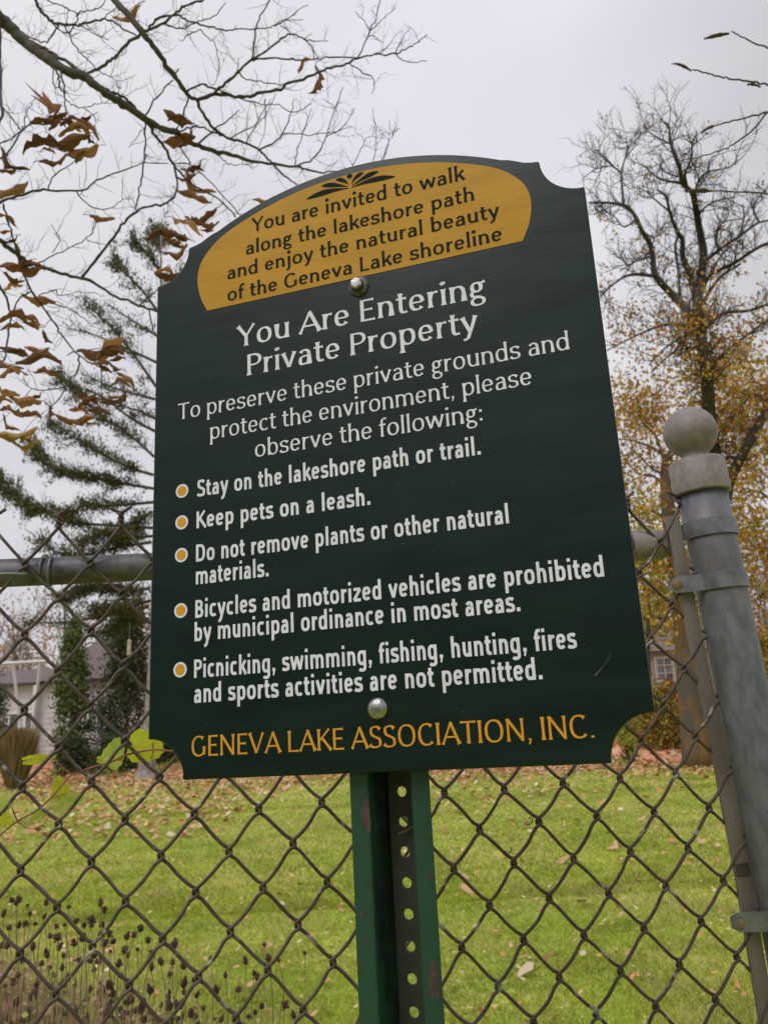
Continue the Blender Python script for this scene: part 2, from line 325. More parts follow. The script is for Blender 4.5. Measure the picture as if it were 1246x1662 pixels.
# ------------------------------------------------------------------ sign
SR = np.array([0.9559577, -0.2935044, 0.0]); SN = np.array([-0.2935044, -0.9559577, 0.0])
SO = np.array([-0.00796282, 0.69667105, -0.03335185 + EYE])
sign = empty('notice_sign')
sign.matrix_world = Matrix([[SR[0], -SN[0], 0, SO[0]], [SR[1], -SN[1], 0, SO[1]], [0, 0, 1, SO[2]], [0, 0, 0, 1]])
tag(sign, 'dark green path rules sign with yellow arched panel, bolted to a perforated green steel post', 'sign')
UC = -7.0
def board_outline():
    P = []
    def c(cx, cy, r, a0, a1, n=10): return [(cx + r * math.cos(math.radians(a)), cy + r * math.sin(math.radians(a))) for a in np.linspace(a0, a1, n)]
    R = c(219, -1.5, 36, 180, 90, 12)                  # lower notch
    R += [(219.3, 38), (219.3, 488)]
    R += c(219, 529, 36.5, 270, 181, 12)               # upper notch
    R += [(181.5, 529.8), (175, 530.8), (168, 532.8), (162, 536), (155, 539.3)]
    for x in np.linspace(148, 0, 26): R.append((x, 248.6 + math.sqrt(328 ** 2 - x * x)))
    L = [(-x, y) for x, y in R[::-1][1:]]
    return [(x + UC, y) for x, y in R + L]
def extrude(poly, d0, d1, bev=0.0):
    """poly in mm (u,v) counter-clockwise; front at d0, back at d1 (metres)"""
    P = np.array(poly) / 1000.0; n = len(P)
    T = np.roll(P, -1, 0) - np.roll(P, 1, 0); Nn = np.stack([T[:, 1], -T[:, 0]], 1); Nn /= np.linalg.norm(Nn, axis=1)[:, None] + 1e-12
    rings = []
    for off, d in ((bev, d0), (bev * .3, d0 + bev * .3), (0, d0 + bev), (0, d1)):
        Q = P - Nn * off; rings.append(np.stack([Q[:, 0], np.full(n, d), Q[:, 1]], 1))
    return rings
bm_ = MB(); rings = extrude(board_outline(), 0.0, .0125, .0016); n = len(rings[0])
V = np.vstack(rings); Fc = [tuple(range(n))]; m_ = [0]
bm_.add(V, [tuple(range(n))] , 0)
bm_.f += [(r * n + i, (r + 1) * n + i, (r + 1) * n + (i + 1) % n, r * n + (i + 1) % n) for r in range(3) for i in range(n)]; bm_.m += [0] * n * 2 + [1] * n
bm_.f.append(tuple(3 * n + i for i in range(n - 1, -1, -1))); bm_.m.append(0)
board = bm_.build('board', [M['board'], M['boardedge']], sign)
def flat(poly, d, name, m, parent):
    b = MB(); P = np.array(poly) / 1000.; b.add(np.stack([P[:, 0], np.full(len(P), d), P[:, 1]], 1), [tuple(range(len(P)))]); return b.build(name, m, parent)
H = spline([(160, 451.4), (167.5, 468), (171.3, 488), (168, 506), (157, 521.5), (140, 534.6), (110, 547.9), (75, 558.7), (38, 565.3), (0, 567.6)], 5)
H = [tuple(p) for p in H]
flat([(x + UC, y) for x, y in H + [(-x, y) for x, y in H[::-1][1:]]], -.0004, 'yellow_panel', M['yellow'], board)

# ---- stroke lettering
def lerp_y(y, xh, asc): return y * xh / 500. if y <= 500 else xh + (y - 500) * (asc - xh) / 250.
class Pen:
    def __init__(s, v, h, flare, helv, ang=12, p=2.25): s.v = v; s.h = h; s.fl = flare; s.helv = helv; s.a = math.radians(ang); s.p = p
    def arc(s, cx, cy, rx, ry, a0, a1, n=None):
        n = n or max(6, int(abs(a1 - a0) / 12)); o = []
        for a in np.linspace(math.radians(a0), math.radians(a1), n + 1):
            c, t = math.cos(a), math.sin(a); e = 2 / s.p
            o.append((cx + rx * math.copysign(abs(c) ** e, c), cy + ry * math.copysign(abs(t) ** e, t)))
        return o
    def glyph(s, ch):
        v, h, arc = s.v, s.h, s.arc; S = []; X = 500 - h
        def st(*p, e=(1, 1), k=1.0): S.append((list(p), False, e, k))
        def cv(P, e=(0, 0), n=6, k=1.0): S.append(([tuple(q) for q in spline(P, n)], False, e, k))
        def raw(P, e=(0, 0), k=1.0): S.append((list(P), False, e, k))
        def cl(P, k=1.0): S.append((list(P), True, (0, 0), k))
        xl = 62 + v
        if ch == ' ': return 230, S
        if ch in 'bdpqohnumrace' or ch == 'g' and s.helv:
            w = {'o': 540, 'c': 470, 'e': 505, 'a': 490, 'r': 360, 'm': 820}.get(ch, 540)
        if ch == 'o': cl(arc(270, 250, 270 - 38 - v, 250 + 6 - h, 0, 348, 29)); return w, S
        if ch == 'c': raw(arc(262, 250, 262 - 38 - v, 256 - h, 48, 312), (1, 1)); return 460, S
        if ch == 'e':
            rx = 250 - 38 - v; st((250 - rx, 262), (250 + rx, 262), e=(0, 0), k=.92)
            raw([(250 + rx, 262)] + arc(250, 256, rx, 250 - h, 10, 322), (0, 1)); return 500, S
        if ch in 'bpdqg':
            rx = (540 - 62 - 38 - 2 * v) / 2
            if ch in 'bp': cx = xl + rx; x = xl
            else: cx = 38 + v + rx; x = cx + rx
            cl(arc(cx, 250, rx, 256 - h, 0, 348, 29))
            if ch == 'b': st((x, 750), (x, 0), e=(1, 0))
            elif ch == 'd': st((x, 750), (x, 0))
            elif ch in 'pq': st((x, 500), (x, -235))
            else: raw([(x, 500), (x, -40)] + arc(cx, -60, rx, 175 - h, 0, -148), (1, 1))
            if ch == 'g' and not s.helv:
                S.clear(); cl(arc(225, 345, 225 - 55 - v, 161 - h, 0, 348, 25)); cl(arc(240, -95, 240 - 40 - v * .8, 140 - h, 0, 348, 25), .9)
                cv([(130, 235), (85, 150), (120, 70), (230, 48), (330, 35)], n=5, k=.95); st((330, 445), (455, 492), e=(0, 1), k=1.1); return 480, S
            return 540, S
        if ch in 'nhm':
            w = 540 if ch != 'm' else 830; xr = w - 62 - v; st((xl, 500 if ch != 'h' else 750), (xl, 0))
            if ch == 'm':
                xm = (xl + xr) / 2
                raw([(xl, 250)] + arc((xl + xm) / 2, X - 185, (xm - xl) / 2, 185, 172, 0) + [(xm, 0)], (0, 1)); raw([(xm, 250)] + arc((xm + xr) / 2, X - 185, (xr - xm) / 2, 185, 172, 0) + [(xr, 0)], (0, 1))
            else: raw([(xl, 250)] + arc((xl + xr) / 2, X - 200, (xr - xl) / 2, 200, 172, 0) + [(xr, 0)], (0, 1))
            return w, S
        if ch == 'u':
            xr = 540 - 62 - v; st((xr, 500), (xr, 0)); raw([(xl, 500)] + arc((xl + xr) / 2, h + 200, (xr - xl) / 2, 200, 180, 352) + [(xr, 250)], (1, 0)); return 540, S
        if ch == 'r':
            st((xl, 500), (xl, 0)); cv([(xl, 270), (xl + 55, 420), (xl + 130, 488 - h), (xl + 215, 490 - h)], (0, 1)); return 355 if not s.helv else 370, S
        if ch == 'a':
            xr = 490 - 62 - v; raw([(xr, 0), (xr, 330)] + arc(240, X - 165, xr - 240, 165, 0, 152), (1, 1))
            cv([(xr, 288), (270, 280), (140, 250), (45 + v, 145), (120, 25 + h * .6), (210, h - 4), (320, 40 + h * .6), (xr, 130)]); return 490, S
        if ch == 's':
            cv([(375, 400), (320, 470 - h * .4), (230, X + 4), (110, 455 - h * .5), (62 + v * .6, 370), (120, 290), (235, 250), (350, 208), (398 - v * .6, 125), (345, 40 + h * .6), (220, h - 6), (110, 30 + h * .5), (50, 100)], (1, 1), n=4); return 445, S
        if ch == 't': 
            cv([(145, 650), (145, 400), (145, 150), (180, 35 + h * .6), (245, h), (318, 30 + h * .5)], (1, 1), n=5); st((22, X), (305, X), e=(0, 1)); return 335, S
        if ch == 'f': cv([(325, 735 - h), (240, 752 - h), (165, 700 - h), (140, 560), (140, 300), (140, 0)], (1, 1), n=5); st((22, X), (290, X), e=(0, 1)); return 305, S
        if ch in 'ijl':
            x = 62 + v if ch != 'j' else 90 + v
            if ch == 'l': st((x, 750), (x, 0))
            else:
                if ch == 'i': st((x, 500), (x, 0))
                else: cv([(x, 500), (x, 200), (x, -80), (x - 50, -185), (x - 120, -215)], (1, 1))
                d = v * 1.02
                if s.helv: st((x, 750), (x, 750 - 2 * h * 1.15), e=(0, 0))
                else: cl([(x + d * .55 * math.cos(a), 690 + d * .55 * math.sin(a)) for a in np.linspace(0, 2 * PI, 10, endpoint=False)], d / v)
            return (124 + 2 * v) if ch != 'j' else 150 + 2 * v, S
        if ch == 'k': st((xl, 750), (xl, 0)); st((xl, 180), (430, 500 ), e=(0, 1)); st((240, 320), (455, 0), e=(0, 1)); return 480, S
        if ch == 'v': st((45 + v * .4, 500), (245, 20), e=(1, 0)); st((445 - v * .4, 500), (245, 20), e=(1, 0)); return 490, S
        if ch == 'w':
            st((40 + v * .4, 500), (210, 20), e=(1, 0)); st((375, 480), (210, 20), e=(0, 0)); st((375, 480), (540, 20), e=(0, 0)); st((710 - v * .4, 500), (540, 20), e=(1, 0)); return 750, S
        if ch == 'y': st((45 + v * .4, 500), (252, 30), e=(1, 0)); cv([(448 - v * .4, 500), (340, 230), (240, -30), (180, -165), (70, -205)], (1, 1)); return 490, S
        if ch == 'z': st((50, X), (395, X), e=(0, 0)); st((385, X), (55, h), e=(0, 0)); st((45, h), (405, h), e=(0, 0)); return 445, S
        if ch == '.': st((62 + v, 0), (62 + v, 2 * h * 1.2), e=(0, 0), k=1.1); return 124 + 2 * v, S
        if ch == ',': st((70 + v, 2 * h * 1.3), (60 + v, 20), e=(0, 0), k=1.1); cv([(72 + v, 60), (66 + v, -30), (30 + v, -120)], k=.6); return 130 + 2 * v, S
        if ch == ':':
            for y in (0, 340): st((62 + v, y + 10), (62 + v, y + 10 + 2 * v), e=(0, 0), k=1.1)
            return 130 + 2 * v, S
        # capitals: 700 high on the same scale (y up to 700 -> handled by cap scale)
        C = 700
        if ch == 'A': st((360, C), (40, 0), e=(0, 1), k=.78); st((340, C), (640, 0), e=(0, 1), k=1.05); st((150, 230), (520, 230), e=(0, 0)); return 670, S
        if ch == 'B':
            st((xl, C), (xl, 0), e=(0, 0)); raw([(xl, C - h), (250, C - h)] + arc(250, C - 160 - h * .5, 200 - v + 40, 160 - h * .5, 90, -90) + [(xl, 380)]); raw([(xl, 380), (260, 380)] + arc(260, 190 + h * .2, 225 - v + 40, 190 - h * .8, 90, -90) + [(xl, h)]); return 560, S
        if ch in 'CG':
            raw(arc(360, 350, 360 - 45 - v, 356 - h, 48, 316), (1, 1 if ch == 'C' else 0))
            if ch == 'G': st((640 - v, 330), (640 - v, 60), e=(1, 0)); 
            if ch == 'G' and s.helv: st((400, 330), (640 - v, 330), e=(0, 0))
            return (650 if ch == 'C' else 700), S
        if ch == 'D': st((xl, C), (xl, 0), e=(0, 0)); raw([(xl, C - h), (270, C - h)] + arc(270, 350, 330 - v, 350 - h, 90, -90) + [(xl, h)]); return 650, S
        if ch in 'EL':
            st((xl, C), (xl, 0), e=(0, 0) if ch == 'E' else (1, 0)); st((xl, h), (470, h), e=(0, 1))
            if ch == 'E': st((xl, C - h), (455, C - h), e=(0, 1)); st((xl, 365), (410, 365), e=(0, 1))
            return 510 if ch == 'E' else 490, S
        if ch == 'I': st((xl, C), (xl, 0)); return 124 + 2 * v, S
        if ch == 'K': st((xl, C), (xl, 0)); st((xl, 300), (520, C), e=(0, 1), k=.85); st((230, 420), (590, 0), e=(0, 1)); return 600, S
        if ch == 'N': st((xl, C), (xl, 0), k=.85); st((xl, C - 10), (650 - v, 20), e=(0, 0)); st((650 - v, C), (650 - v, 0), k=.85, e=(1, 0)); return 715, S
        if ch == 'O': cl(arc(370, 350, 370 - 45 - v, 356 - h, 0, 348, 33)); return 740, S
        if ch == 'P': st((xl, C), (xl, 0), e=(0, 1)); raw([(xl, C - h), (250, C - h)] + arc(250, C - 190 - h * .2, 235 - v + 35, 190 - h * .8, 90, -90) + [(xl, C - 380 + h * .6)]); return 530, S
        if ch == 'S':
            cv([(440, 590), (370, 680 - h * .6), (265, 706 - h), (130, 650 - h * .4), (75 + v * .6, 530), (140, 420), (270, 350), (410, 280), (475 - v * .6, 165), (410, 50 + h * .5), (260, h - 6), (130, 30 + h * .5), (50, 110)], (1, 1), n=4); return 525, S
        if ch == 'T': st((290, C), (290, 0), e=(0, 1)); st((20, C - h), (560, C - h), e=(1, 1)); return 580, S
        if ch == 'V': st((35 + v * .4, C), (330, 20), e=(1, 0)); st((625 - v * .4, C), (330, 20), e=(1, 0), k=.78); return 660, S
        if ch == 'Y': st((25 + v * .4, C), (300, 320), e=(1, 0)); st((570 - v * .4, C), (300, 320), e=(1, 0), k=.8); st((300, 340), (300, 0), e=(0, 1)); return 590, S
        raise KeyError(ch)
def letter_line(text, x0, x1, base, cap, pen, m, name='lettering', xh=None, d=-.0004, word=1.0, parent=None):
    """x0,x1,base,cap in mm on the board"""
    xh = xh or .70; asc = 1.07; mb = MB(); x = 0; items = []; k = 0
    for ch in text:
        wd, S = pen.glyph(ch)
        if ch == ' ': wd *= word
        items.append((x, ch, S)); x += wd + (12 if ch != ' ' else 0)
    tot = x - 12; sx = (x1 - x0) / (tot - 90.0)
    sy = cap / 700.
    for xo, ch, S in items:
        for P, closed, e, kk in S:
            P = np.array(P, float)
            if len(P) == 2: P = np.array([P[0] + (P[1] - P[0]) * t for t in np.linspace(0, 1, 9)])
            n = len(P)
            T = (np.roll(P, -1, 0) - np.roll(P, 1, 0)) if closed else np.gradient(P, axis=0)
            T /= np.linalg.norm(T, axis=1)[:, None] + 1e-9; Nn = np.stack([-T[:, 1], T[:, 0]], 1)
            ax = np.array([math.cos(pen.a), math.sin(pen.a)]); ay = np.array([-ax[1], ax[0]])
            W = np.sqrt((pen.v * (Nn @ ax)) ** 2 + (pen.h * (Nn @ ay)) ** 2) * kk
            if pen.fl and not closed:
                D = np.concatenate([[0], np.cumsum(np.linalg.norm(np.diff(P, axis=0), axis=1))])
                if e[0]: W = W * (1 + pen.fl * np.exp(-D / 38.))
                if e[1]: W = W * (1 + pen.fl * np.exp(-(D[-1] - D) / 38.))
            A_ = P + Nn * W[:, None]; B_ = P - Nn * W[:, None]
            Q = np.vstack([A_, B_])
            if ch.islower() or ch in '.,:':
                yy = Q[:, 1]; low = yy <= 500
                Q[:, 1] = np.where(low, yy * (xh * 700) / 500., xh * 700 + (yy - 500) * (asc * 700 - xh * 700) / 250.)
            u = (x0 + (Q[:, 0] + xo - 45) * sx) / 1000.; z = (base + Q[:, 1] * sy) / 1000.
            V = np.stack([u, np.full(len(u), d - k * 6e-6), z], 1); k = (k + 1) % 7
            Fc = [(i, i + n, i + 1 + n, i + 1) for i in range(n - 1)]
            if closed: Fc.append((n - 1, 2 * n - 1, n, 0))
            mb.add(V, Fc)
    return mb.build(name, m, parent or board)
pf_d = Pen(57, 37, .28, False)       # yellow panel text
pf_h = Pen(52, 26, .62, False)       # headings
pf_b = Pen(46, 25, .50, False)       # paragraph
pf_g = Pen(49, 27, .62, False)       # gold line
ph = Pen(72, 55, 0, True, ang=0, p=2.7)
for t, a, b_, y, c in (('You are invited to walk', -115, 105, 529.0, 15.8), ('along the lakeshore path', -122.6, 113.2, 504.5, 15.2), ('and enjoy the natural beauty', -143.6, 134.1, 481.3, 15.2), ('of the Geneva Lake shoreline', -143.6, 134.8, 456.8, 15.2)):
    letter_line(t, a, b_, y, c, pf_d, M['darkletter'], d=-.00075, xh=.68, word=1.15)
letter_line('You Are Entering', -132.4, 114.7, 404.0, 22.3, pf_h, M['white'], xh=.72)
letter_line('Private Property', -123.1, 104.6, 371.8, 22.0, pf_h, M['white'], xh=.72)
letter_line('To preserve these private grounds and', -198.6, 182.5, 338.7, 16.6, pf_b, M['white'], xh=.72)
letter_line('protect the environment, please', -163.4, 147.6, 312.4, 16.6, pf_b, M['white'], xh=.72)
letter_line('observe the following:', -115.4, 102.8, 286.8, 16.6, pf_b, M['white'], xh=.72)
for t, a, b_, y in (('Stay on the lakeshore path or trail.', -176.9, 98.5, 256.3), ('Keep pets on a leash.', -178, -3.5, 225.2), ('Do not remove plants or other natural', -178.3, 117.2, 193.0), ('materials.', -178.3, -103.5, 171.4), ('Bicycles and motorized vehicles are prohibited', -178.7, 188.3, 140.3), ('by municipal ordinance in most areas.', -179.3, 119.5, 119.0), ('Picnicking, swimming, fishing, hunting, fires', -179.5, 160.3, 86.0), ('and sports activities are not permitted.', -178.9, 131.8, 64.0)):
    letter_line(t, a, b_, y, 16.4, ph, M['white'], xh=.735, word=1.25)
letter_line('GENEVA LAKE ASSOCIATION, INC.', -181.2, 166.5, 17.9, 17.3, pf_g, M['gold'])
def disc(cx, cy, rx, ry, n=28): return [(cx + rx * math.cos(a), cy + ry * math.sin(a)) for a in np.linspace(0, 2 * PI, n, endpoint=False)]
for y in (264.4, 233.1, 201.2, 148.6, 94.4):
    b = MB()
    for r, d, mi in ((6.9, -.0005, 0), (5.0, -.0006, 1)):
        P = np.array(disc(-193.6, y, r, r)) / 1000.; b.add(np.stack([P[:, 0], np.full(len(P), d), P[:, 1]], 1), [tuple(range(len(P)))], mi)
    b.build('bullet', [M['white'], M['gold']], board)
b = MB()                                   # plume ornament
def plume(P, w, tip=.35):
    P = spline(P, 5); n = len(P); T = np.gradient(P, axis=0); T /= np.linalg.norm(T, axis=1)[:, None]; Nn = np.stack([-T[:, 1], T[:, 0]], 1)
    t = np.linspace(0, 1, n); W = w * (.08 + .92 * np.sin(PI * np.clip(t, 0, 1) ** 1.55) ** .8); W[-1] = w * .12
    Q = np.vstack([P + Nn * W[:, None], P - Nn * W[:, None]]) / 1000.
    b.add(np.stack([Q[:, 0], np.full(len(Q), -.0007), Q[:, 1]], 1), [(i, i + n, i + 1 + n, i + 1) for i in range(n - 1)])
for sgn in (-1, 1):
    c0 = -8.2
    plume([(c0 + sgn * 1.0, 551.3), (c0 + sgn * 16, 553.4), (c0 + sgn * 30, 553.6), (c0 + sgn * 46.5, 551.3)], 3.0)
    plume([(c0 + sgn * 1.5, 553), (c0 + sgn * 12, 557.6), (c0 + sgn * 21, 560.6), (c0 + sgn * 30, 561.8)], 2.6)
    plume([(c0 + sgn * 1.2, 555.2), (c0 + sgn * 5, 560.2), (c0 + sgn * 9.5, 563.4), (c0 + sgn * 14.5, 565.2)], 2.2)
P = np.array(disc(-8.2, 564.9, 2.9, 2.6, 14)) / 1000.; b.add(np.stack([P[:, 0], np.full(14, -.0007), P[:, 1]], 1), [tuple(range(14))])
b.build('plume_ornament', M['darkletter'], board)
# scratch and paint specks
b = MB(); b.tube(spline([(.187, -.0001, .083), (.181, -.0001, .073), (.172, -.0001, .064)], 4), [.00005, .0001, .0001, .0001, .0001, .0001, .0002, .0003, .0006], 4)
for _ in range(50):
    x = random.uniform(-.215, .2); z = random.uniform(.02, .44); r = random.uniform(.00015, .0005)
    b.add([(x + r, -.0002, z), (x, -.0002, z + r), (x - r, -.0002, z), (x, -.0002, z - r * 1.5)], [(0, 1, 2, 3)])
b.build('scratch_mark', mat('scratch', (.13, .15, .13), rough=.7), board, kind='stuff')
# bolts
b = MB(); b.lathe([(0.0104, 0), (.0104, .0008), (.0096, .0016), (.006, .002)], (-.0048, 0, .4417), (0, -1, 0), 32)
wsh = b.build('washer', M['washer'], sign, smooth=True)
b = MB(); b.lathe([(.0066, .0012), (.0064, .0075), (.0050, .0088), (0, .0090)], (-.0048, 0, .4417), (0, -1, 0), 6); b.build('hex_bolt', M['chrome'], sign)
b = MB(); b.lathe([(.0092 * math.cos(a), .0004 + .0052 * math.sin(a)) for a in np.linspace(0, PI / 2, 9)], (-.0063, 0, .0492), (0, -1, 0), 28); b.build('dome_bolt', M['chrome'], sign, smooth=True)
# post: perforated U channel behind the board
post = empty('post'); post.parent = sign
PX, D0 = -.0042, .0128; ZT, ZB = .545, -(SO[2]) + 0.0
def prof(pts, th, name, m):
    P = np.array(pts, float); T = np.gradient(P, axis=0); T /= np.linalg.norm(T, axis=1)[:, None]; Nn = np.stack([-T[:, 1], T[:, 0]], 1) * th
    Q = np.vstack([P, (P + Nn)[::-1]]); n = len(Q); b = MB(); zz = [ZT, ZB]
    V = np.vstack([np.stack([Q[:, 0] + PX, Q[:, 1] + D0, np.full(n, z)], 1) for z in zz])
    b.add(V, [(i, (i + 1) % n, n + (i + 1) % n, n + i) for i in range(n)] + [tuple(range(n - 1, -1, -1)), tuple(range(n, 2 * n))]); return b.build(name, m, post)
prof([(-.0345, .0005), (-.033, .000), (-.0195, 0), (-.0182, .0012)], .003, 'flange', M['pgreen'])
prof([(.0182, .0012), (.0195, 0), (.033, .000), (.0345, .0005)], .003, 'flange', M['pgreen'])
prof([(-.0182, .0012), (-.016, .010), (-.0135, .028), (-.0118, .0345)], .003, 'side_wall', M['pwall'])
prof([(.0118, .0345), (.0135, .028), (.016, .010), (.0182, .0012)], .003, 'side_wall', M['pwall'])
b = MB(); NH = 20; hz = .0243; z = -.0205
zs = [z + k * hz for k in range(22, -70, -1) if ZB + .02 < z + k * hz < ZT - .02]
for zc_ in zs:
    ang = np.linspace(0, 2 * PI, NH, endpoint=False)
    ci = np.stack([.0044 * np.cos(ang), .0044 * np.sin(ang)], 1)
    sq = []
    for a in ang:
        c, s_ = math.cos(a), math.sin(a); k = min(.0118 / max(abs(c), 1e-6), (hz / 2) / max(abs(s_), 1e-6)); sq.append((c * k, s_ * k))
    sq = np.array(sq)
    for j in range(NH):    # snap the corners
        pass
    def lay(Q, d): return np.stack([Q[:, 0] + PX, np.full(len(Q), D0 + d), Q[:, 1] + zc_], 1)
    V = np.vstack([lay(sq, .0345), lay(ci, .0345), lay(ci, .0375), lay(sq, .0375)])
    b.add(V, [(r * NH + i, r * NH + (i + 1) % NH, (r + 1) * NH + (i + 1) % NH, (r + 1) * NH + i) for r in range(3) for i in range(NH)])
    for sx in (-1, 1):     # corner fillers
        for sz in (-1, 1):
            co = (sx * .0118, sz * hz / 2); dd = sorted(range(NH), key=lambda i: (sq[i][0] - co[0]) ** 2 + (sq[i][1] - co[1]) ** 2)[:2]
            T3 = np.array([co, sq[dd[0]], sq[dd[1]]]); b.add(lay(T3, .0345), [(0, 1, 2)]); b.add(lay(T3, .0375), [(0, 2, 1)])
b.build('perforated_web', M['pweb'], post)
for cx_, cz_, rx, rz in ((.0285, -.158, .0045, .013), (.031, -.083, .0012, .004), (-.021, -.035, .004, .014), (-.028, -.11, .0018, .0022), (-.03, -.06, .001, .001), (-.024, -.061, .0012, .0014), (-.0265, -.13, .0016, .002)):
    n = 14; A2 = [(1 + .25 * math.sin(3 * a + cx_ * 999) + .12 * math.sin(7 * a)) for a in np.linspace(0, 2 * PI, n, endpoint=False)]
    P = [(PX + cx_ + rx * A2[i] * math.cos(2 * PI * i / n), D0 - .0003, cz_ + rz * A2[i] * math.sin(2 * PI * i / n)) for i in range(n)]; b = MB(); b.add(P, [tuple(range(n))]); b.build('rust_patch', M['chip'], post)
b = MB(); b.tube([(PX + .012, D0 + .034, -.047), (PX + .004, D0 + .030, -.0515), (PX - .003, D0 + .027, -.054)], [.0009, .0011, .0006], 5); b.build('dry_twig', M['dryvine'], post)

# ------------------------------------------------------------------ chain link fence
FE = np.array([0.98713514, 0.15920389, 0.0147763]); FJ = np.array([0.04206779, 0.0081925, -0.99908117])
FO = np.array([-0.40990414, 0.93222089, -0.04209632 + EYE]); HW = .036; HJ = .036 * 1.1507706810596687
FN = np.cross(FE, FJ); FN /= np.linalg.norm(FN)
if FN[1] > 0: FN = -FN                      # towards the camera
def fp(i, j, d=0.0): return FO + FE * (i * HW) + FJ * (j * HJ) - FN * d     # d>0 : behind
def fpx(px, py, d=0.0): return onplane(px, py, FO - FN * d, FN)
fence = empty('chain_link_fence', fp(10, 36.5)); fence.location.z = 0
FB = Vector(fence.location)
tag(fence, 'rusty brown chain link fence with grey top rail and ball capped end post', 'fence')
def fbuild(mb, name, m, parent=None, **k):
    mb.v = [v - np.array(FB) for v in mb.v]; return mb.build(name, m, parent or fence, **k)
WR = .0021; JT, JB = -7, 36
jr = random.Random(5)
jit = {(i, j): (jr.gauss(0, .020), jr.gauss(0, .022)) for i in range(-14, 26) for j in range(JT - 2, JB + 2)}
for k in range(-12, 23):
    P = []
    for j in range(JT, JB + 1):
        left = (k + j) % 2 == 0; i = k if left else k + 1; s = -1 if left else 1
        jx, jz = jit[(i, j)]; i_ = i + jx; jj = j + jz
        dl = .0021 / HW; d0 = -.0021 if left else .0021       # coming in: '/' strand in front when going down to the left
        d1 = -d0
        if i == 23: dl = .006 / HW
        if j == JT:      # top ends twist together
            if not left or k == -12:
                tw = [(i_ + .055 * math.cos(a) * (1), jj - .46 + .46 * t, .0032 * math.sin(a)) for t, a in zip(np.linspace(0, 1, 12), np.linspace(0 , 9.5, 12))]
                P += [fp(i_ - .36, jj - .62, -.002), fp(i_ - .1, jj - .50, 0)] + [fp(*q) for q in tw]
            else:
                tw = [(i_ + .055 * math.cos(a + PI), jj - .46 + .46 * t, .0032 * math.sin(a + PI)) for t, a in zip(np.linspace(0, 1, 12), np.linspace(0, 9.5, 12))]
                P += [fp(i_ + .34, jj - .66, .002), fp(i_ + .1, jj - .50, 0)] + [fp(*q) for q in tw]
            continue
        P += [fp(i_ - s * .18, jj - .19, d0), fp(i_ + s * dl * .7, jj - .07, d0 * .8), fp(i_ + s * dl, jj, 0), fp(i_ + s * dl * .7, jj + .07, d1 * .8), fp(i_ - s * .18, jj + .19, d1)]
        if not left: P += [fp(k + .5 + .022, j + .5 + .014, d1 * 1.15)]
        else: P += [fp(k + .5 - .006, j + .5 + .006, d1 * 1.15)]
    P = spline(P, 3)
    m = MB(); m.tube(P, WR, 6); fbuild(m, 'wire', M['wire'], smooth=True)
# top rail
RD = .020
ra, rb = fpx(0, 930.5, RD), fpx(1056, 884.5, RD); dr = rb - ra
m = MB(); NRL = 30; m.tube([ra - dr * .5 + dr * 1.47 * t for t in np.linspace(0, 1, NRL)], .0168, 20); fbuild(m, 'top_rail', M['rail'], smooth=True)
m = MB(); ax = dr / np.linalg.norm(dr); m.lathe([(.0172, -.02), (.0205, -.018), (.0205, .024), (.017, .032), (0.0, .034)], ra + dr * .985, ax, 24); fbuild(m, 'rail_end_cup', M['cap'], smooth=True)
# tie wire
m = MB(); tp = [fpx(-22, 943, -.004)]; c0 = ra + dr * .045
up_ = np.array([0, 0, 1.0])
tp = [c0 + ax * (-.05) - FN * (-.0235) + up_ * -.006, c0 + ax * (-.02) + FN * .0235 + up_ * -.006, c0 + ax * (.0) + FN * .022 + up_ * -.007]
m.tube(spline(tp, 5), .0021, 6); 
lp = [c0 + ax * (.012 + .010 * t / 6.28) + (FN * math.cos(t) + up_ * math.sin(t)) * .0195 for t in np.linspace(-.4, 7.4, 26)]; m.tube(lp, .0017, 6)
fbuild(m, 'tie_wire', M['band'], smooth=True)
# end post
DIA = .0638
pt_t, pt_b = ray(1146, 836), ray(1203, 1120)
pT = pt_t * 1.094 + np.array([0, 0, EYE]); pB = pt_b * 1.034 + np.array([0, 0, EYE]); pa = (pT - pB); pa /= np.linalg.norm(pa)
def pax(px, py):           # point on the post axis nearest the pixel row
    d = ray(px, py); best = None
    for t in np.linspace(-.6, .5, 1101):
        q = pT + pa * t; c = ROT.T @ (q - np.array([0, 0, EYE])); y = CY - c[1] / -c[2] * F_PX
        if best is None or abs(y - py) < best[0]: best = (abs(y - py), q)
    return best[1]
gt = (0 - pT[2]) / pa[2]
topq = pax(0, 800)
m = MB(); m.tube([pT + pa * (gt + (np.dot(topq - pT, pa) - gt) * t) for t in np.linspace(0, 1, 24)], DIA / 2, 40); tpost = fbuild(m, 'end_post', M['galv'], smooth=True)
q = pax(0, 803)            # bottom of sleeve
pr = [(.0325, 0), (.0372, .0002), (.0374, .002), (.0366, .044), (.034, .0468), (.020, .0478), (.0185, .050), (.0185, .056)]
cb = .089; rb_ = .0358
pr += [(rb_ * math.sin(a), cb - rb_ * math.cos(a)) for a in np.linspace(math.asin(.0185 / rb_) + .06, PI, 18)]
m = MB(); m.lathe(pr, q, pa, 44); capo = fbuild(m, 'ball_cap', M['cap'], smooth=True)
for e in capo.data.polygons: pass
bar_px = [(1089, 838), (1094, 865), (1116, 978), (1133, 1063), (1157, 1176), (1177, 1283), (1204, 1422), (1232, 1589)]
bp = [fpx(x, y, 0.0) for x, y in bar_px]; dn = bp[-1] - bp[-2]; bp.append(bp[-1] + dn * (bp[-1][2] - .02) / (-dn[2]) )
bp = spline(bp, 4); m = MB(); V = []
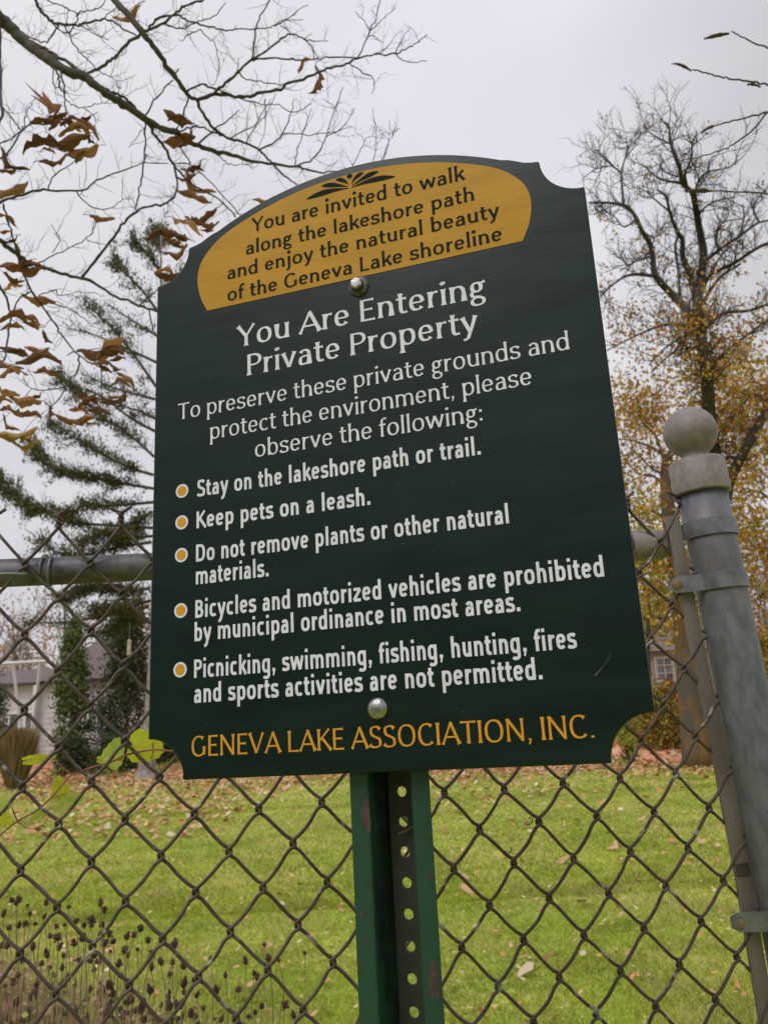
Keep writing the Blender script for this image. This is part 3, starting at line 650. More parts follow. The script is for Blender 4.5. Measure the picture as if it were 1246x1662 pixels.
for i, p in enumerate(bp):
    t = bp[min(i + 1, len(bp) - 1)] - bp[max(i - 1, 0)]; t /= np.linalg.norm(t); sd_ = np.cross(t, FN); sd_ /= np.linalg.norm(sd_)
    for a_, b_ in ((-1, -1), (1, -1), (1, 1), (-1, 1)): V.append(p + sd_ * a_ * .0094 + FN * b_ * .0026)
nn = len(bp); m.add(V, [(i * 4 + j, i * 4 + (j + 1) % 4, (i + 1) * 4 + (j + 1) % 4, (i + 1) * 4 + j) for i in range(nn - 1) for j in range(4)] + [(3, 2, 1, 0), tuple((nn - 1) * 4 + j for j in range(4))])
fbuild(m, 'tension_bar', M['bar'])
def band(py_axis, tab_px, name, bolt, hgt=.0215, tdep=-.0045):
    tb_ = fpx(*tab_px, tdep); c = pT + pa * np.dot(tb_ - pT, pa); R_ = DIA / 2 + .0006
    to = tb_ - c; L_ = np.linalg.norm(to); # in-plane direction to the tab
    toc = -c + np.array([0, 0, EYE]); toc -= pa * np.dot(toc, pa); toc /= np.linalg.norm(toc)
    e1 = toc; e2 = np.cross(pa, e1)       # e2 : to image right or left
    if e2[0] > 0: e2 = -e2
    path = []
    for a in np.linspace(math.radians(-250), math.radians(36), 36): path.append(c + (e1 * math.cos(a) + e2 * math.sin(a)) * R_)
    path = path[:]                         # ends at the front left, then runs straight to the tab
    if tab_px:
        tgt = c + to
        for t in np.linspace(.25, 1, 5): path.append(path[35] * (1 - t) + tgt * t)
    path = np.array(path); th = .0022; V = []; n = len(path)
    T = np.gradient(path, axis=0); T /= np.linalg.norm(T, axis=1)[:, None]
    for i in range(n):
        o_ = np.cross(T[i], pa); o_ /= np.linalg.norm(o_)
        if np.dot(o_, path[i] - c) < 0 and i < 36: o_ = -o_
        if i >= 36 and np.dot(o_, toc) < 0: o_ = -o_
        hh = hgt / 2
        if i == n - 1: hh *= .55
        elif i == n - 2: hh *= .96
        V += [path[i] + pa * hh, path[i] + pa * hh + o_ * th, path[i] - pa * hh + o_ * th, path[i] - pa * hh]
    m = MB(); m.add(V, [(i * 4 + j, i * 4 + (j + 1) % 4, (i + 1) * 4 + (j + 1) % 4, (i + 1) * 4 + j) for i in range(n - 1) for j in range(4)] + [(3, 2, 1, 0), tuple((n - 1) * 4 + j for j in range(4))])
    o = fbuild(m, name, M['band'])
    if bolt:
        m = MB(); bc = fpx(*bolt, -.0068); m.lathe([(.0086, 0), (.0084, .002), (.0065, .0042), (.003, .0052), (0, .0054)], bc, FN, 22); bo = fbuild(m, 'bolt', M['rust'], smooth=True); bo.parent = o
    return o
band(941, (1083, 951), 'tension_band', (1098, 949)); band(1480, (1185, 1497), 'tension_band', (1204, 1499)); band(857, (1104, 866), 'brace_band', None, tdep=.006)

# ------------------------------------------------------------------ trees
def limb(mb, P, w0, w1, sides=7, n=5, wob=0.0):
    P = spline(P, n); k = len(P)
    if wob: P = P + np.random.default_rng(len(P)).normal(0, wob, P.shape)
    mb.tube(P, np.linspace(w0, w1, k) , sides); return P
def grow(mb, p, d, L, r, lev, tips, rng, up=.15, bend=.35, sides=3):
    n = 5; P = [p]; d = d / np.linalg.norm(d)
    for i in range(n):
        d = d + rng.normal(0, bend / 2.2, 3) + np.array([0, 0, up / n * 2]); d /= np.linalg.norm(d); P.append(P[-1] + d * L / n)
    mb.tube(P, np.linspace(r, r * .35, n + 1), sides, cap=False); tips.append((P[-1], d))
    if lev > 0:
        for i in range(1, n + 1):
            if rng.random() < .75:
                a = rng.normal(0, 1, 3); a -= d * np.dot(a, d); a /= np.linalg.norm(a)
                grow(mb, P[i], d * .75 + a * .75, L * rng.uniform(.4, .7), r * .6, lev - 1, tips, rng, up, bend, sides)
def leafcloud(tips, per, spread, size, rng, flat_=.5):
    C = np.array([t[0] for t in tips]); n = len(C) * per; C = np.repeat(C, per, 0) + rng.normal(0, spread, (n, 3))
    return leafquads(C, size, rng)
def leafquads(C, size, rng, aspect=.7, axis=None):
    n = len(C); a = rng.normal(0, 1, (n, 3)); a /= np.linalg.norm(a, axis=1)[:, None]
    if axis is not None: a = a * .5 + axis; a /= np.linalg.norm(a, axis=1)[:, None]
    b = rng.normal(0, 1, (n, 3)); b -= a * np.sum(a * b, 1)[:, None]; b /= np.linalg.norm(b, axis=1)[:, None]
    s = (size * (.6 + .8 * rng.random(n)))[:, None]
    V = np.zeros((n, 4, 3)); V[:, 0] = C - a * s * .5; V[:, 1] = C + b * s * aspect * .5; V[:, 2] = C + a * s * .5; V[:, 3] = C - b * s * aspect * .5
    return V
def curl_leaf(seed, lobed=.22):
    """dead leaf mesh, length 1 along x from its stalk"""
    r = np.random.default_rng(seed); nu, nv = 11, 5; V = []
    curl = r.uniform(.8, 2.9); bend = r.uniform(-1.1, 1.1); tw = r.uniform(-1.5, 1.5)
    for i in range(nu):
        u = i / (nu - 1); wd = .23 * math.sin(PI * min(1, u * .93 + .04)) ** .7 * (1 + lobed * math.sin(u * 13 + seed) + .10 * r.normal())
        for j in range(nv):
            s = (j / (nv - 1) * 2 - 1); a = s * curl; wv = wd * (1 + .15 * r.normal() * abs(s))
            y = wv * math.sin(a) / curl * 1.1; z = wv * (1 - math.cos(a)) / curl * 1.1 + .03 * r.normal() * abs(s)
            t = tw * (u - .5); y, z = y * math.cos(t) - z * math.sin(t), y * math.sin(t) + z * math.cos(t)
            V.append((u, y, z + bend * .3 * math.sin(PI * u) + .05 * math.sin(9 * u + seed)))
    Fc = [(i * nv + j, (i + 1) * nv + j, (i + 1) * nv + j + 1, i * nv + j + 1) for i in range(nu - 1) for j in range(nv - 1)]
    mb = MB(); mb.add(V, Fc); mb.tube([(-.22, 0, .06), (-.1, .01, .0), (0.05, 0, 0), (.5, 0, bend * .3 + .0)], [.011, .012, .014, .006], 4)
    return mb
def lobed_leaf(seed):
    r = np.random.default_rng(seed); pts = []; lob = [(-150, .30), (-100, .62), (-78, .3), (-48, .85), (-22, .36), (0, 1.05), (24, .36), (50, .8), (80, .3), (105, .55), (150, .25)]
    V = [(0, 0, 0)]
    for a, l in lob:
        a = math.radians(a); l *= .75 * r.uniform(.85, 1.1); V.append((l * math.cos(a) + .12, l * math.sin(a) * .55, .22 * l * l * r.uniform(-1, 1.3)))
    mb = MB(); mb.add(V, [(0, i, i + 1) for i in range(1, len(lob))]); mb.tube([(-.3, 0, .05), (0, 0, 0), (.6, 0, .02)], [.01, .012, .005], 4); return mb
CR = ROT[:, 0]; CU = ROT[:, 1]; CB = ROT[:, 2]
def place_leaf(o, px, py, D, lpx, ang, roll, tip=0.0):
    d = ray(px, py); p = d * D + np.array([0, 0, EYE]); s = lpx * D / F_PX
    a = math.radians(ang); X = CR * math.cos(a) + CU * math.sin(a) + CB * tip; X /= np.linalg.norm(X)
    Yv = np.cross(CB, X); Yv /= np.linalg.norm(Yv); Z = np.cross(X, Yv); c, sn = math.cos(roll), math.sin(roll)
    Y2 = Yv * c + Z * sn; Z2 = np.cross(X, Y2); o3 = p - X * s * .5
    o.matrix_world = Matrix([[X[0] * s, Y2[0] * s, Z2[0] * s, o3[0]], [X[1] * s, Y2[1] * s, Z2[1] * s, o3[1]], [X[2] * s, Y2[2] * s, Z2[2] * s, o3[2]], [0, 0, 0, 1]])
    return o3, X, s

# ---- tree overhanging from the upper left
def nd(px, py): return 2.9 + .0009 * px + .22 * math.sin(px / 95. + 1) * math.cos(py / 80.)
def npnt(px, py): return ray(px, py) * nd(px, py) + np.array([0, 0, EYE])
NB = [
 ([(-160, -90), (-60, -25), (0, 30), (24, 51), (42, 69), (64, 85), (80, 96), (103, 113), (136, 123), (154, 138), (177, 154), (198, 168), (234, 191), (260, 207), (286, 215), (300, 227), (322, 237), (350, 246), (371, 250), (401, 259), (434, 266), (479, 270), (499, 276), (519, 280), (545, 278)], 23, 2.4),
 ([(24, 50), (43, 64), (64, 75), (83, 85), (112, 103), (136, 121)], 7, 5), ([(154, 138), (180, 149), (192, 152), (204, 160), (214, 168), (228, 186)], 4, 4.5),
 ([(100, -90), (150, -40), (186, 0), (206, 22), (228, 48), (244, 68), (260, 92), (280, 120), (292, 136), (306, 154), (320, 162)], 11, 6),
 ([(320, 162), (330, 185), (346, 207), (361, 220), (381, 227), (401, 233), (420, 243), (440, 262), (462, 285), (482, 300)], 5.5, 2.5), ([(420, 243), (441, 233), (458, 217), (470, 190), (478, 160)], 3, 1.3),
 ([(320, 162), (350, 154), (381, 156), (401, 156), (425, 151), (455, 145), (468, 135), (499, 125), (519, 116), (543, 109), (566, 101), (580, 94), (610, 90), (640, 87), (657, 81), (674, 71), (693, 56)], 6, 1.6),
 ([(580, 94), (600, 51), (613, 20), (617, -10)], 2.4, 1.6), ([(600, 51), (608, 44), (624, 29), (642, 12)], 1.8, 1), ([(600, 51), (590, 34), (575, 18)], 1.6, 1), ([(640, 87), (654, 98), (674, 101), (693, 100)], 1.8, 1), ([(640, 87), (650, 67), (666, 44)], 1.8, 1), ([(566, 101), (590, 118), (605, 125), (607, 138), (603, 152)], 2.2, 1), ([(600, 58), (613, 62), (620, 70)], 1.4, .9), ([(610, 90), (622, 82), (630, 74)], 1.3, .8),
 ([(350, 154), (353, 146), (371, 130), (385, 118), (407, 98), (428, 86), (452, 66), (468, 56), (482, 58), (502, 71), (516, 94)], 5, 1.6), ([(407, 98), (428, 95), (468, 96), (489, 97), (516, 96), (536, 93), (580, 94)], 3, 2.4), ([(408, 98), (413, 67), (418, 37), (428, 17), (444, -10)], 3.2, 2), ([(492, 64), (509, 67), (533, 66)], 2, 1.1), ([(494, 64), (506, 54)], 1.4, .9),
 ([(228, 50), (238, 50), (250, 46), (262, 38), (284, 23), (298, 10), (325, 0), (350, -12)], 4.6, 3.2), ([(238, 50), (248, 38), (260, 28), (284, 24), (300, 32), (320, 38), (340, 44), (361, 49), (385, 48), (430, 46), (445, 42), (455, 34), (492, 32)], 4, 1.3), ([(455, 42), (470, 52), (478, 60)], 1.6, 1), ([(445, 42), (468, 30), (484, 16), (500, 8)], 2, 1),
 ([(228, 56), (206, 72), (190, 90), (180, 98), (160, 111), (137, 122)], 5, 5), ([(262, 38), (286, 46), (304, 44), (320, 36), (346, 26), (367, 4)], 2.6, 1.3), ([(326, 48), (310, 55), (298, 65), (290, 64)], 1.6, .9), ([(326, 48), (340, 62), (348, 72), (356, 104), (352, 130), (344, 138)], 1.8, 1),
 ([(50, -30), (59, 0), (63, 11), (72, 24), (85, 34), (99, 39), (122, 41), (136, 39), (154, 34), (170, 31), (185, 35), (200, 46), (222, 58)], 5.5, 2.2), ([(96, 38), (90, 50), (80, 64), (71, 69), (51, 61), (29, 48)], 3, 1.8), ([(103, 41), (112, 53), (119, 71), (128, 82), (144, 99), (160, 114), (175, 122), (189, 132), (192, 142)], 2.6, 1), ([(112, 53), (119, 44), (126, 30), (127, 23), (133, 19), (152, 15), (165, 11), (172, 0)], 2.5, 1.5), ([(127, 23), (112, 14), (103, 10), (80, 1), (60, -8)], 2, 1.6), ([(170, 31), (183, 18), (193, 9)], 1.8, 1.2), ([(122, 41), (140, 46), (160, 58), (177, 65)], 2, 1), ([(112, 14), (109, 30), (108, 45)], 1.5, 1), ([(75, 27), (95, 48), (114, 54), (126, 55)], 2.2, 1.2),
 ([(-8, -30), (0, 60), (1, 110), (2, 160), (3, 186), (-4, 205)], 5, 4), ([(4, 172), (21, 193), (35, 212)], 2.2, 2), ([(-10, 262), (8, 252), (21, 236), (36, 213), (50, 199), (65, 201), (84, 201), (107, 201)], 3.2, 2), ([(36, 212), (42, 193), (46, 177), (52, 166)], 2.2, 1.2), ([(-6, 240), (14, 228), (36, 212)], 2.2, 2),
 ([(87, 104), (95, 122), (96, 140), (104, 151), (106, 168), (106, 206)], 3.6, 2), ([(99, 114), (104, 136), (106, 152)], 3.4, 2.5), ([(106, 160), (116, 169), (136, 175), (160, 168), (172, 166)], 2, 1.2), ([(88, 108), (87, 133), (91, 143), (97, 141)], 2, 1.3), ([(136, 175), (154, 190), (155, 208)], 1.5, .9),
 ([(-12, 332), (22, 323), (56, 310), (79, 308), (124, 309), (138, 308), (157, 292), (194, 278), (233, 265), (272, 265)], 4.6, 1.8), ([(79, 308), (90, 284), (124, 261), (125, 253)], 2.4, 1.4), ([(124, 309), (146, 334), (168, 340), (185, 334), (199, 324), (219, 320)], 2.2, 1), ([(199, 324), (199, 290)], 1.1, .8), ([(90, 284), (84, 265)], 1.2, .8),
 ([(234, 191), (250, 215), (266, 239), (280, 263), (292, 279), (310, 297), (320, 305), (357, 324), (382, 352)], 5.5, 2.2), ([(284, 265), (310, 268), (344, 297), (367, 324), (392, 350)], 2, 1.8), ([(283, 270), (289, 306), (272, 329), (247, 333), (222, 343), (202, 362), (185, 384), (159, 416), (134, 449)], 3.2, 4), ([(236, 196), (236, 233), (233, 261), (230, 292), (225, 320), (222, 343)], 2.8, 2.4), ([(236, 205), (222, 222), (210, 240)], 1.5, .9), ([(285, 215), (295, 240), (310, 266)], 2.6, 1.8),
 ([(-30, 372), (0, 390), (20, 406), (33, 416), (56, 428), (99, 443), (132, 451), (159, 462), (188, 481), (225, 495), (256, 507), (300, 530)], 7.5, 3.5), ([(31, 418), (40, 446), (51, 472), (70, 496), (89, 525), (106, 552), (129, 578), (159, 593), (172, 602), (190, 603)], 4, 1.6), ([(-8, 450), (0, 466), (10, 482), (18, 509), (15, 535), (12, 562), (8, 582), (-4, 605)], 4.2, 2.6), ([(18, 509), (36, 482), (50, 474)], 3, 2.6), ([(129, 578), (127, 601), (109, 624), (96, 648), (83, 661)], 3, 1.6), ([(106, 628), (60, 633), (36, 615)], 2.2, 1.2), ([(164, 600), (165, 634), (162, 648)], 1.8, 1.2), ([(228, 495), (256, 470)], 2.4, 1.8), ([(243, 503), (248, 530), (256, 550)], 2.4, 1.6), ([(6, 331), (14, 362), (21, 382), (33, 415)], 3.4, 3.4), ([(90, 494), (116, 503), (142, 522), (150, 530)], 2, 1.2), ([(63, 480), (90, 470), (98, 480), (130, 474), (160, 478)], 2, 1), ([(60, 428), (80, 418), (110, 405), (140, 387), (155, 366), (152, 352)], 2.2, 1), ([(140, 387), (162, 396), (185, 392)], 1.5, 1), ([(86, 410), (98, 390), (85, 365)], 1.5, .9),
 ([(320, 235), (350, 209), (373, 193), (389, 178)], 3, 1.3), ([(292, 213), (308, 207), (324, 206), (346, 215), (361, 220)], 3, 2.6), ([(306, 158), (298, 183), (286, 211)], 2.8, 2.6), ([(236, 187), (250, 164), (266, 148), (281, 130)], 2.8, 2.2), ([(304, 148), (324, 137), (344, 142), (361, 148), (373, 154), (383, 158), (405, 164), (430, 170), (452, 170), (479, 184), (506, 168)], 3.6, 1.3), ([(281, 122), (290, 112)], 3, 2), ([(385, 118), (400, 128), (430, 133), (455, 138), (470, 134)], 2.4, 1.2), ([(385, 118), (388, 94)], 1.6, 1),
 ([(479, 270), (509, 256), (529, 222), (543, 175), (557, 141)], 2.6, 1.2), ([(529, 222), (560, 202), (575, 175)], 1.8, .9), ([(543, 175), (524, 160)], 1.4, .8), ([(400, 233), (415, 205), (430, 190), (448, 150)], 2, .9), ([(373, 225), (410, 205), (428, 180), (440, 160)], 2, .9), ([(478, 270), (484, 240), (500, 190), (505, 175)], 2, .9), ([(455, 218), (500, 218), (540, 214), (572, 206)], 1.8, .8), ([(430, 160), (432, 200), (420, 240)], 1.6, .9), ([(350, 246), (365, 262), (380, 268), (410, 265)], 2, 1),
 ([(560, 300), (578, 258), (590, 230), (575, 210)], 1.6, .8), ([(590, 300), (608, 252), (611, 215), (605, 175)], 1.7, .8), ([(610, 290), (624, 250), (640, 215), (650, 208)], 1.6, .8), ([(590, 230), (600, 222), (624, 225)], 1.2, .7), ([(620, 262), (630, 235), (632, 195)], 1.4, .7),
]
ntree = empty('overhanging_tree', (-2.6, 2.6, 0)); NTB = Vector((-2.6, 2.6, 0))
tag(ntree, 'nearly bare tree reaching in from the upper left with curled brown leaves', 'tree')
def nbuild(mb, name, m, **k):
    mb.v = [v - np.array(NTB) for v in mb.v]; return mb.build(name, m, ntree, **k)
m = MB(); e1 = npnt(-160, -90); e2 = npnt(100, -90); e3 = npnt(-30, 372); e4 = npnt(-8, -30)
tr = spline([(-2.6, 2.6, 0), (-2.58, 2.62, 1.2), (-2.5, 2.6, 2.4), (-2.35, 2.65, 3.4)], 5); m.tube(tr, np.linspace(.13, .08, len(tr)), 12); nbuild(m, 'trunk', M['bark2'], smooth=True)
m = MB(); m.tube(spline([tr[-1], (e1 + tr[-1]) / 2 + np.array([0, 0, .25]), e1], 6), np.linspace(.06, .027, 13), 8)
m.tube(spline([tr[-1], (e2 + tr[-1]) / 2 + np.array([0, 0, .5]), e2], 6), np.linspace(.05, .0125, 13), 8)
m.tube(spline([tr[9], (e3 + tr[9]) / 2 + np.array([0, 0, .12]), e3], 6), np.linspace(.03, .009, 13), 8)
m.tube(spline([tr[-1], (e4 + tr[-1]) / 2 + np.array([0, 0, .3]), e4], 6), np.linspace(.03, .006, 13), 8); nbuild(m, 'main_limb', M['bark'], smooth=True)
allpts = []; rg = np.random.default_rng(3); tw = MB(); tips = []
for pts, w0, w1 in NB:
    P = spline([npnt(x, y) for x, y in pts], 4); k = len(P)
    P[1:-1] += rg.normal(0, .0022, (k - 2, 3)); dd = nd(*pts[0]) / F_PX / 2
    R_ = np.linspace(w0, w1, k) * dd * 1.05; R_ *= 1 + .08 * rg.normal(0, 1, k)
    m = MB(); m.tube(P, R_, 8 if w0 > 5 else 5); nbuild(m, 'branch', M['barkgreen'] if pts[0] == (228, 56) else M['bark'], smooth=True)
    SS = spline(pts, 4)
    allpts += [(SS[i][0], SS[i][1]) for i in range(k)]
    L_ = np.linalg.norm(np.diff(np.array(pts, float), axis=0), axis=1).sum()
    for q in range(int(L_ / 21)):
        i = rg.integers(1, k - 1) if k > 3 else 1; d = P[i + 1 if i + 1 < k else i] - P[i - 1]; d /= np.linalg.norm(d)
        a = rg.normal(0, 1, 3); a[2] += .3; a -= d * np.dot(a, d); a /= np.linalg.norm(a)
        grow(tw, P[i], d * .5 + a, rg.uniform(14, 62) * nd(0, 0) / F_PX, .00125, 1 if rg.random() < .6 else 0, tips, rg, up=.35, bend=.5)
LEAVES = [(205, 17, 45, 20, 1), (77, 184, 42, 35, 0), (93, 190, 36, 25, 0), (124, 191, 46, 5, 0), (134, 204, 44, -50, 0), (107, 224, 66, 8, 0), (120, 214, 46, 18, 1), (149, 222, 24, -60, 0), (66, 237, 26, 8, 0), (132, 242, 50, 18, 1), (73, 250, 64, 5, 0), (86, 256, 40, 15, 0), (26, 257, 52, -38, 0), (12, 277, 34, -10, 0), (22, 309, 52, 38, 1), (14, 357, 34, -38, 0), (6, 374, 20, -5, 0), (17, 388, 24, 30, 0), (166, 352, 37, -6, 1), (288, 188, 46, -26, 0), (292, 226, 46, 18, 0), (309, 266, 36, 12, 0), (301, 284, 30, 10, 0), (326, 293, 60, -38, 1), (315, 320, 60, -28, 1), (326, 346, 52, 12, 0), (306, 368, 52, -32, 1), (337, 374, 18, 0, 0), (270, 389, 62, -4, 0), (284, 403, 38, 22, 0), (271, 444, 42, -5, 0), (494, 108, 28, -120, 0), (505, 128, 46, -105, 0), (428, 321, 32, 5, 1),
 (46, 412, 56, -40, 0), (36, 433, 62, -4, 0), (23, 449, 34, -25, 0), (21, 466, 32, 12, 1), (63, 483, 48, -12, 1), (50, 522, 38, -18, 1), (26, 528, 54, -6, 0), (78, 546, 26, -55, 0), (60, 563, 34, -5, 0), (20, 571, 50, -18, 0), (63, 590, 64, 4, 0), (15, 588, 44, -25, 0), (76, 606, 42, -8, 0), (20, 612, 46, 14, 1), (10, 634, 40, -25, 1), (40, 645, 54, -12, 1), (56, 641, 26, 10, 0), (8, 657, 30, 10, 1), (17, 672, 40, -18, 0), (50, 677, 34, -4, 0), (74, 669, 28, 86, 0), (24, 700, 64, 12, 2), (36, 712, 50, -5, 2), (165, 568, 72, 3, 0), (192, 574, 28, -30, 0), (172, 594, 42, -12, 0), (190, 584, 26, 5, 0), (205, 620, 40, -42, 1), (196, 627, 30, -5, 1), (185, 644, 48, 16, 0), (142, 650, 34, -20, 0), (147, 661, 42, 24, 0), (122, 675, 58, -4, 0), (142, 682, 24, -25, 1), (-30, 500, 50, 5, 0), (-25, 640, 60, 0, 1)]
protos = []
for s in range(11):
    mb = curl_leaf(40 + s); me = bpy.data.meshes.new('leaf'); me.from_pydata(np.vstack(mb.v).tolist(), [], mb.f); me.polygons.foreach_set('use_smooth', [True] * len(me.polygons)); protos.append(me)
AP = np.array(allpts); Minv = Matrix.Translation(-NTB)
def add_leaf(me_src, px, py, l, a, c, roll, D=None):
    key = (me_src.name, c)
    if key not in add_leaf.c:
        q = me_src.copy(); q.name = 'leaf'; q.materials.append((M['deadA'], M['deadB'], M['deadC'])[c]); add_leaf.c[key] = q
    o = bpy.data.objects.new('leaf', add_leaf.c[key]); COL.objects.link(o)
    o3, X, s = place_leaf(o, px, py, D or nd(px, py), l, a, roll, random.uniform(-.3, .3)); o.parent = ntree; o.matrix_parent_inverse = Minv
    # stalk out to the closest twig
    sp = o3 - X * s * .2; lp = np.array([px - l / 2 * math.cos(math.radians(a)), py + l / 2 * math.sin(math.radians(a))])
    dist = np.hypot(*(AP - lp).T); j = dist.argmin()
    if 4 < dist[j] < 130:
        t = npnt(*AP[j]); mid = (sp + t) / 2 + rg.normal(0, .006, 3); tw.tube(spline([t, mid, sp], 4), .0010, 3, cap=False)
add_leaf.c = {}
for px, py, l, a, c in list(LEAVES):
    if l > 30 and random.random() < .45: LEAVES.append((px + random.uniform(-14, 14), py + random.uniform(-12, 14), l * random.uniform(.5, .85), a + random.uniform(-40, 40), c if random.random() < .6 else 1))
for i, (px, py, l, a, c) in enumerate(LEAVES):
    if random.random() < .5: a += 180
    add_leaf(protos[i % 11], px, py, l * 1.12, a, c, random.uniform(-.9, .9) + (PI if random.random() < .5 else 0) + 1.1)
mb = lobed_leaf(3); me = bpy.data.meshes.new('leaf'); me.from_pydata(np.vstack(mb.v).tolist(), [], mb.f)
add_leaf(me, 60, 152, 74, 140, 0, .7)
nbuild(tw, 'twigs', M['bark'], kind='stuff')

# ---- branch hanging in from the upper right
rt = empty('bare_branch_tree', (2.9, 2.4, 0)); RTB = Vector((2.9, 2.4, 0)); tag(rt, 'slender tree reaching in at the upper right with bare knotted twigs and shrivelled leaves', 'tree')
def rpt(px, py, D=2.3): return ray(px, py) * D + np.array([0, 0, EYE])
def rbuild(mb, name, m, **k): mb.v = [v - np.array(RTB) for v in mb.v]; return mb.build(name, m, rt, **k)
m = MB(); tr2 = spline([(2.9, 2.4, 0), (2.85, 2.42, 1.5), (2.75, 2.4, 2.8), (2.5, 2.35, 3.6)], 5); m.tube(tr2, np.linspace(.09, .04, len(tr2)), 12); rbuild(m, 'trunk', M['bark2'], smooth=True)
m = MB(); m.tube(spline([tr2[10], rpt(1420, 20), rpt(1330, 60), rpt(1290, 120), rpt(1285, 240), rpt(1300, 330)], 5), np.linspace(.03, .004, 26), 8); rbuild(m, 'main_limb', M['bark'], smooth=True)
for pts, w0, w1 in (([(1292, 100), (1265, 88), (1246, 77), (1220, 69), (1200, 58), (1186, 51)], 3, 1.6), ([(1287, 150), (1246, 138), (1216, 132), (1190, 128), (1169, 125), (1145, 118), (1123, 113)], 3, 2), ([(1285, 165), (1246, 181), (1225, 188), (1203, 193), (1180, 198), (1161, 204)], 3, 2), ([(1246, 181), (1216, 215), (1195, 230), (1174, 242), (1136, 254), (1106, 261), (1090, 268)], 3, 1), ([(1298, 322), (1246, 315), (1195, 311), (1144, 310), (1110, 309)], 2.6, 2)):
    P = spline([rpt(*p) for p in pts], 5); P[1:-1] += rg.normal(0, .0012, (len(P) - 2, 3)); R_ = np.linspace(w0, w1, len(P)) * 2.3 / F_PX / 2; R_ *= 1 + .22 * np.abs(np.sin(np.arange(len(P)) * 1.9))
    m = MB(); m.tube(P, R_, 6); rbuild(m, 'branch', M['bark'], smooth=True)
shr = mat('shrivelled_leaf', (.06, .035, .028), (.09, .05, .035), rough=.9, scale=60)
for px, py, l, a, w_ in ((1163, 58, 42, 12, .13), (1104, 107, 34, -20, .12), (1222, 138, 22, -10, .2), (1149, 209, 26, 28, .16), (1133, 310, 42, 2, .16)):
    P = []; dd_ = 2.3 / F_PX; ca, sa = math.cos(math.radians(a)), math.sin(math.radians(a))
    for t in np.linspace(-.5, .5, 9): P.append(rpt(px + t * l * ca - (t * t) * l * sa * .5, py - t * l * sa + (t * t * l * .5 - l * .05) * (1 if l < 40 else .3)))
    m = MB(); m.tube(P, [l * w_ * dd_ * (.25 + .75 * math.sin(PI * (i + .7) / 10)) * rg.uniform(.7, 1.2) * .6 for i in range(9)], 5); rbuild(m, 'shrivelled_leaf', shr)

# ---- background trees
def bgtree(name, label, base_px, Y, polys, mats_leaf, bark, per, spread, size, twl, twr, seed, dens, lev=2, yamp=1.2, leafbox=None, wt=None, fat=1.0):
    rng = np.random.default_rng(seed)
    def f(px, py): return at(px, py, Y + yamp * math.sin(px / 47. + seed) * math.cos(py / 61. + seed * .7))
    b0 = at(*base_px, Y); b0[2] = 0; root = empty(name, b0); tag(root, label, 'tree'); nb = np.array(b0)
    sc_ = Y / F_PX; twb = MB(); tips = []
    for q, (pts, w0, w1) in enumerate(polys):
        P = [f(*p) for p in pts]
        if q == 0: P = [np.array([b0[0], P[0][1], -.05])] + P
        P = spline(P, 4); k = len(P); m = MB(); R_ = np.linspace(w0, w1, k) * sc_ / 2 * (fat if q else 1)
        if q == 0: R_ = np.interp(np.linspace(0, 1, k), [0, .12, 1], [w0 * 1.45, w0 * 1.08, w1]) * sc_ / 2
        m.tube(P, R_, 12 if q == 0 else 6); m.v = [v - nb for v in m.v]; m.build('trunk' if q == 0 else 'limb', bark, root, smooth=True)
        if q == 0 and not dens[0]: continue
        L_ = np.linalg.norm(np.diff(P, axis=0), axis=1).sum(); cnt = int(L_ / dens[1])
        for _ in range(cnt):
            t = rng.uniform(.12, 1) if q else rng.uniform(.5, 1); i = min(k - 2, max(1, int(t * (k - 1)))); d = P[i + 1] - P[i - 1]; d /= np.linalg.norm(d)
            a = rng.normal(0, 1, 3); a -= d * np.dot(a, d); a /= np.linalg.norm(a)
            grow(twb, P[i], d * .8 + a, twl * rng.uniform(.4, 1.2), twr, lev, tips, rng, up=.2, bend=.3)
    if twb.v: twb.v = [v - nb for v in twb.v]; twb.build('twigs', bark, root, kind='stuff')
    if per:
        T = np.array([t[0] for t in tips])
        pr_ = np.ones(len(T)) if wt is None else np.array([wt(p) for p in T]); sel = rng.random(len(T)) < pr_; tt = [tips[i] for i in np.where(sel)[0]]
        Vl = leafcloud(tt, per, spread, size, rng)
        if leafbox: Vl = np.concatenate([Vl] + [leafquads(np.array(c_) + rng.normal(0, 1, (n_, 3)) * np.array(s_), size, rng) for c_, s_, n_ in leafbox])
        o = fast_mesh('leaves', Vl - nb, 4, mats_leaf, rng.integers(0, len(mats_leaf), len(Vl)), root, kind='stuff')
    return root
YR = 20.
def eyepx_y(p):
    c = ROT.T @ (p - np.array([0, 0, EYE])); return CY - c[1] / -c[2] * F_PX
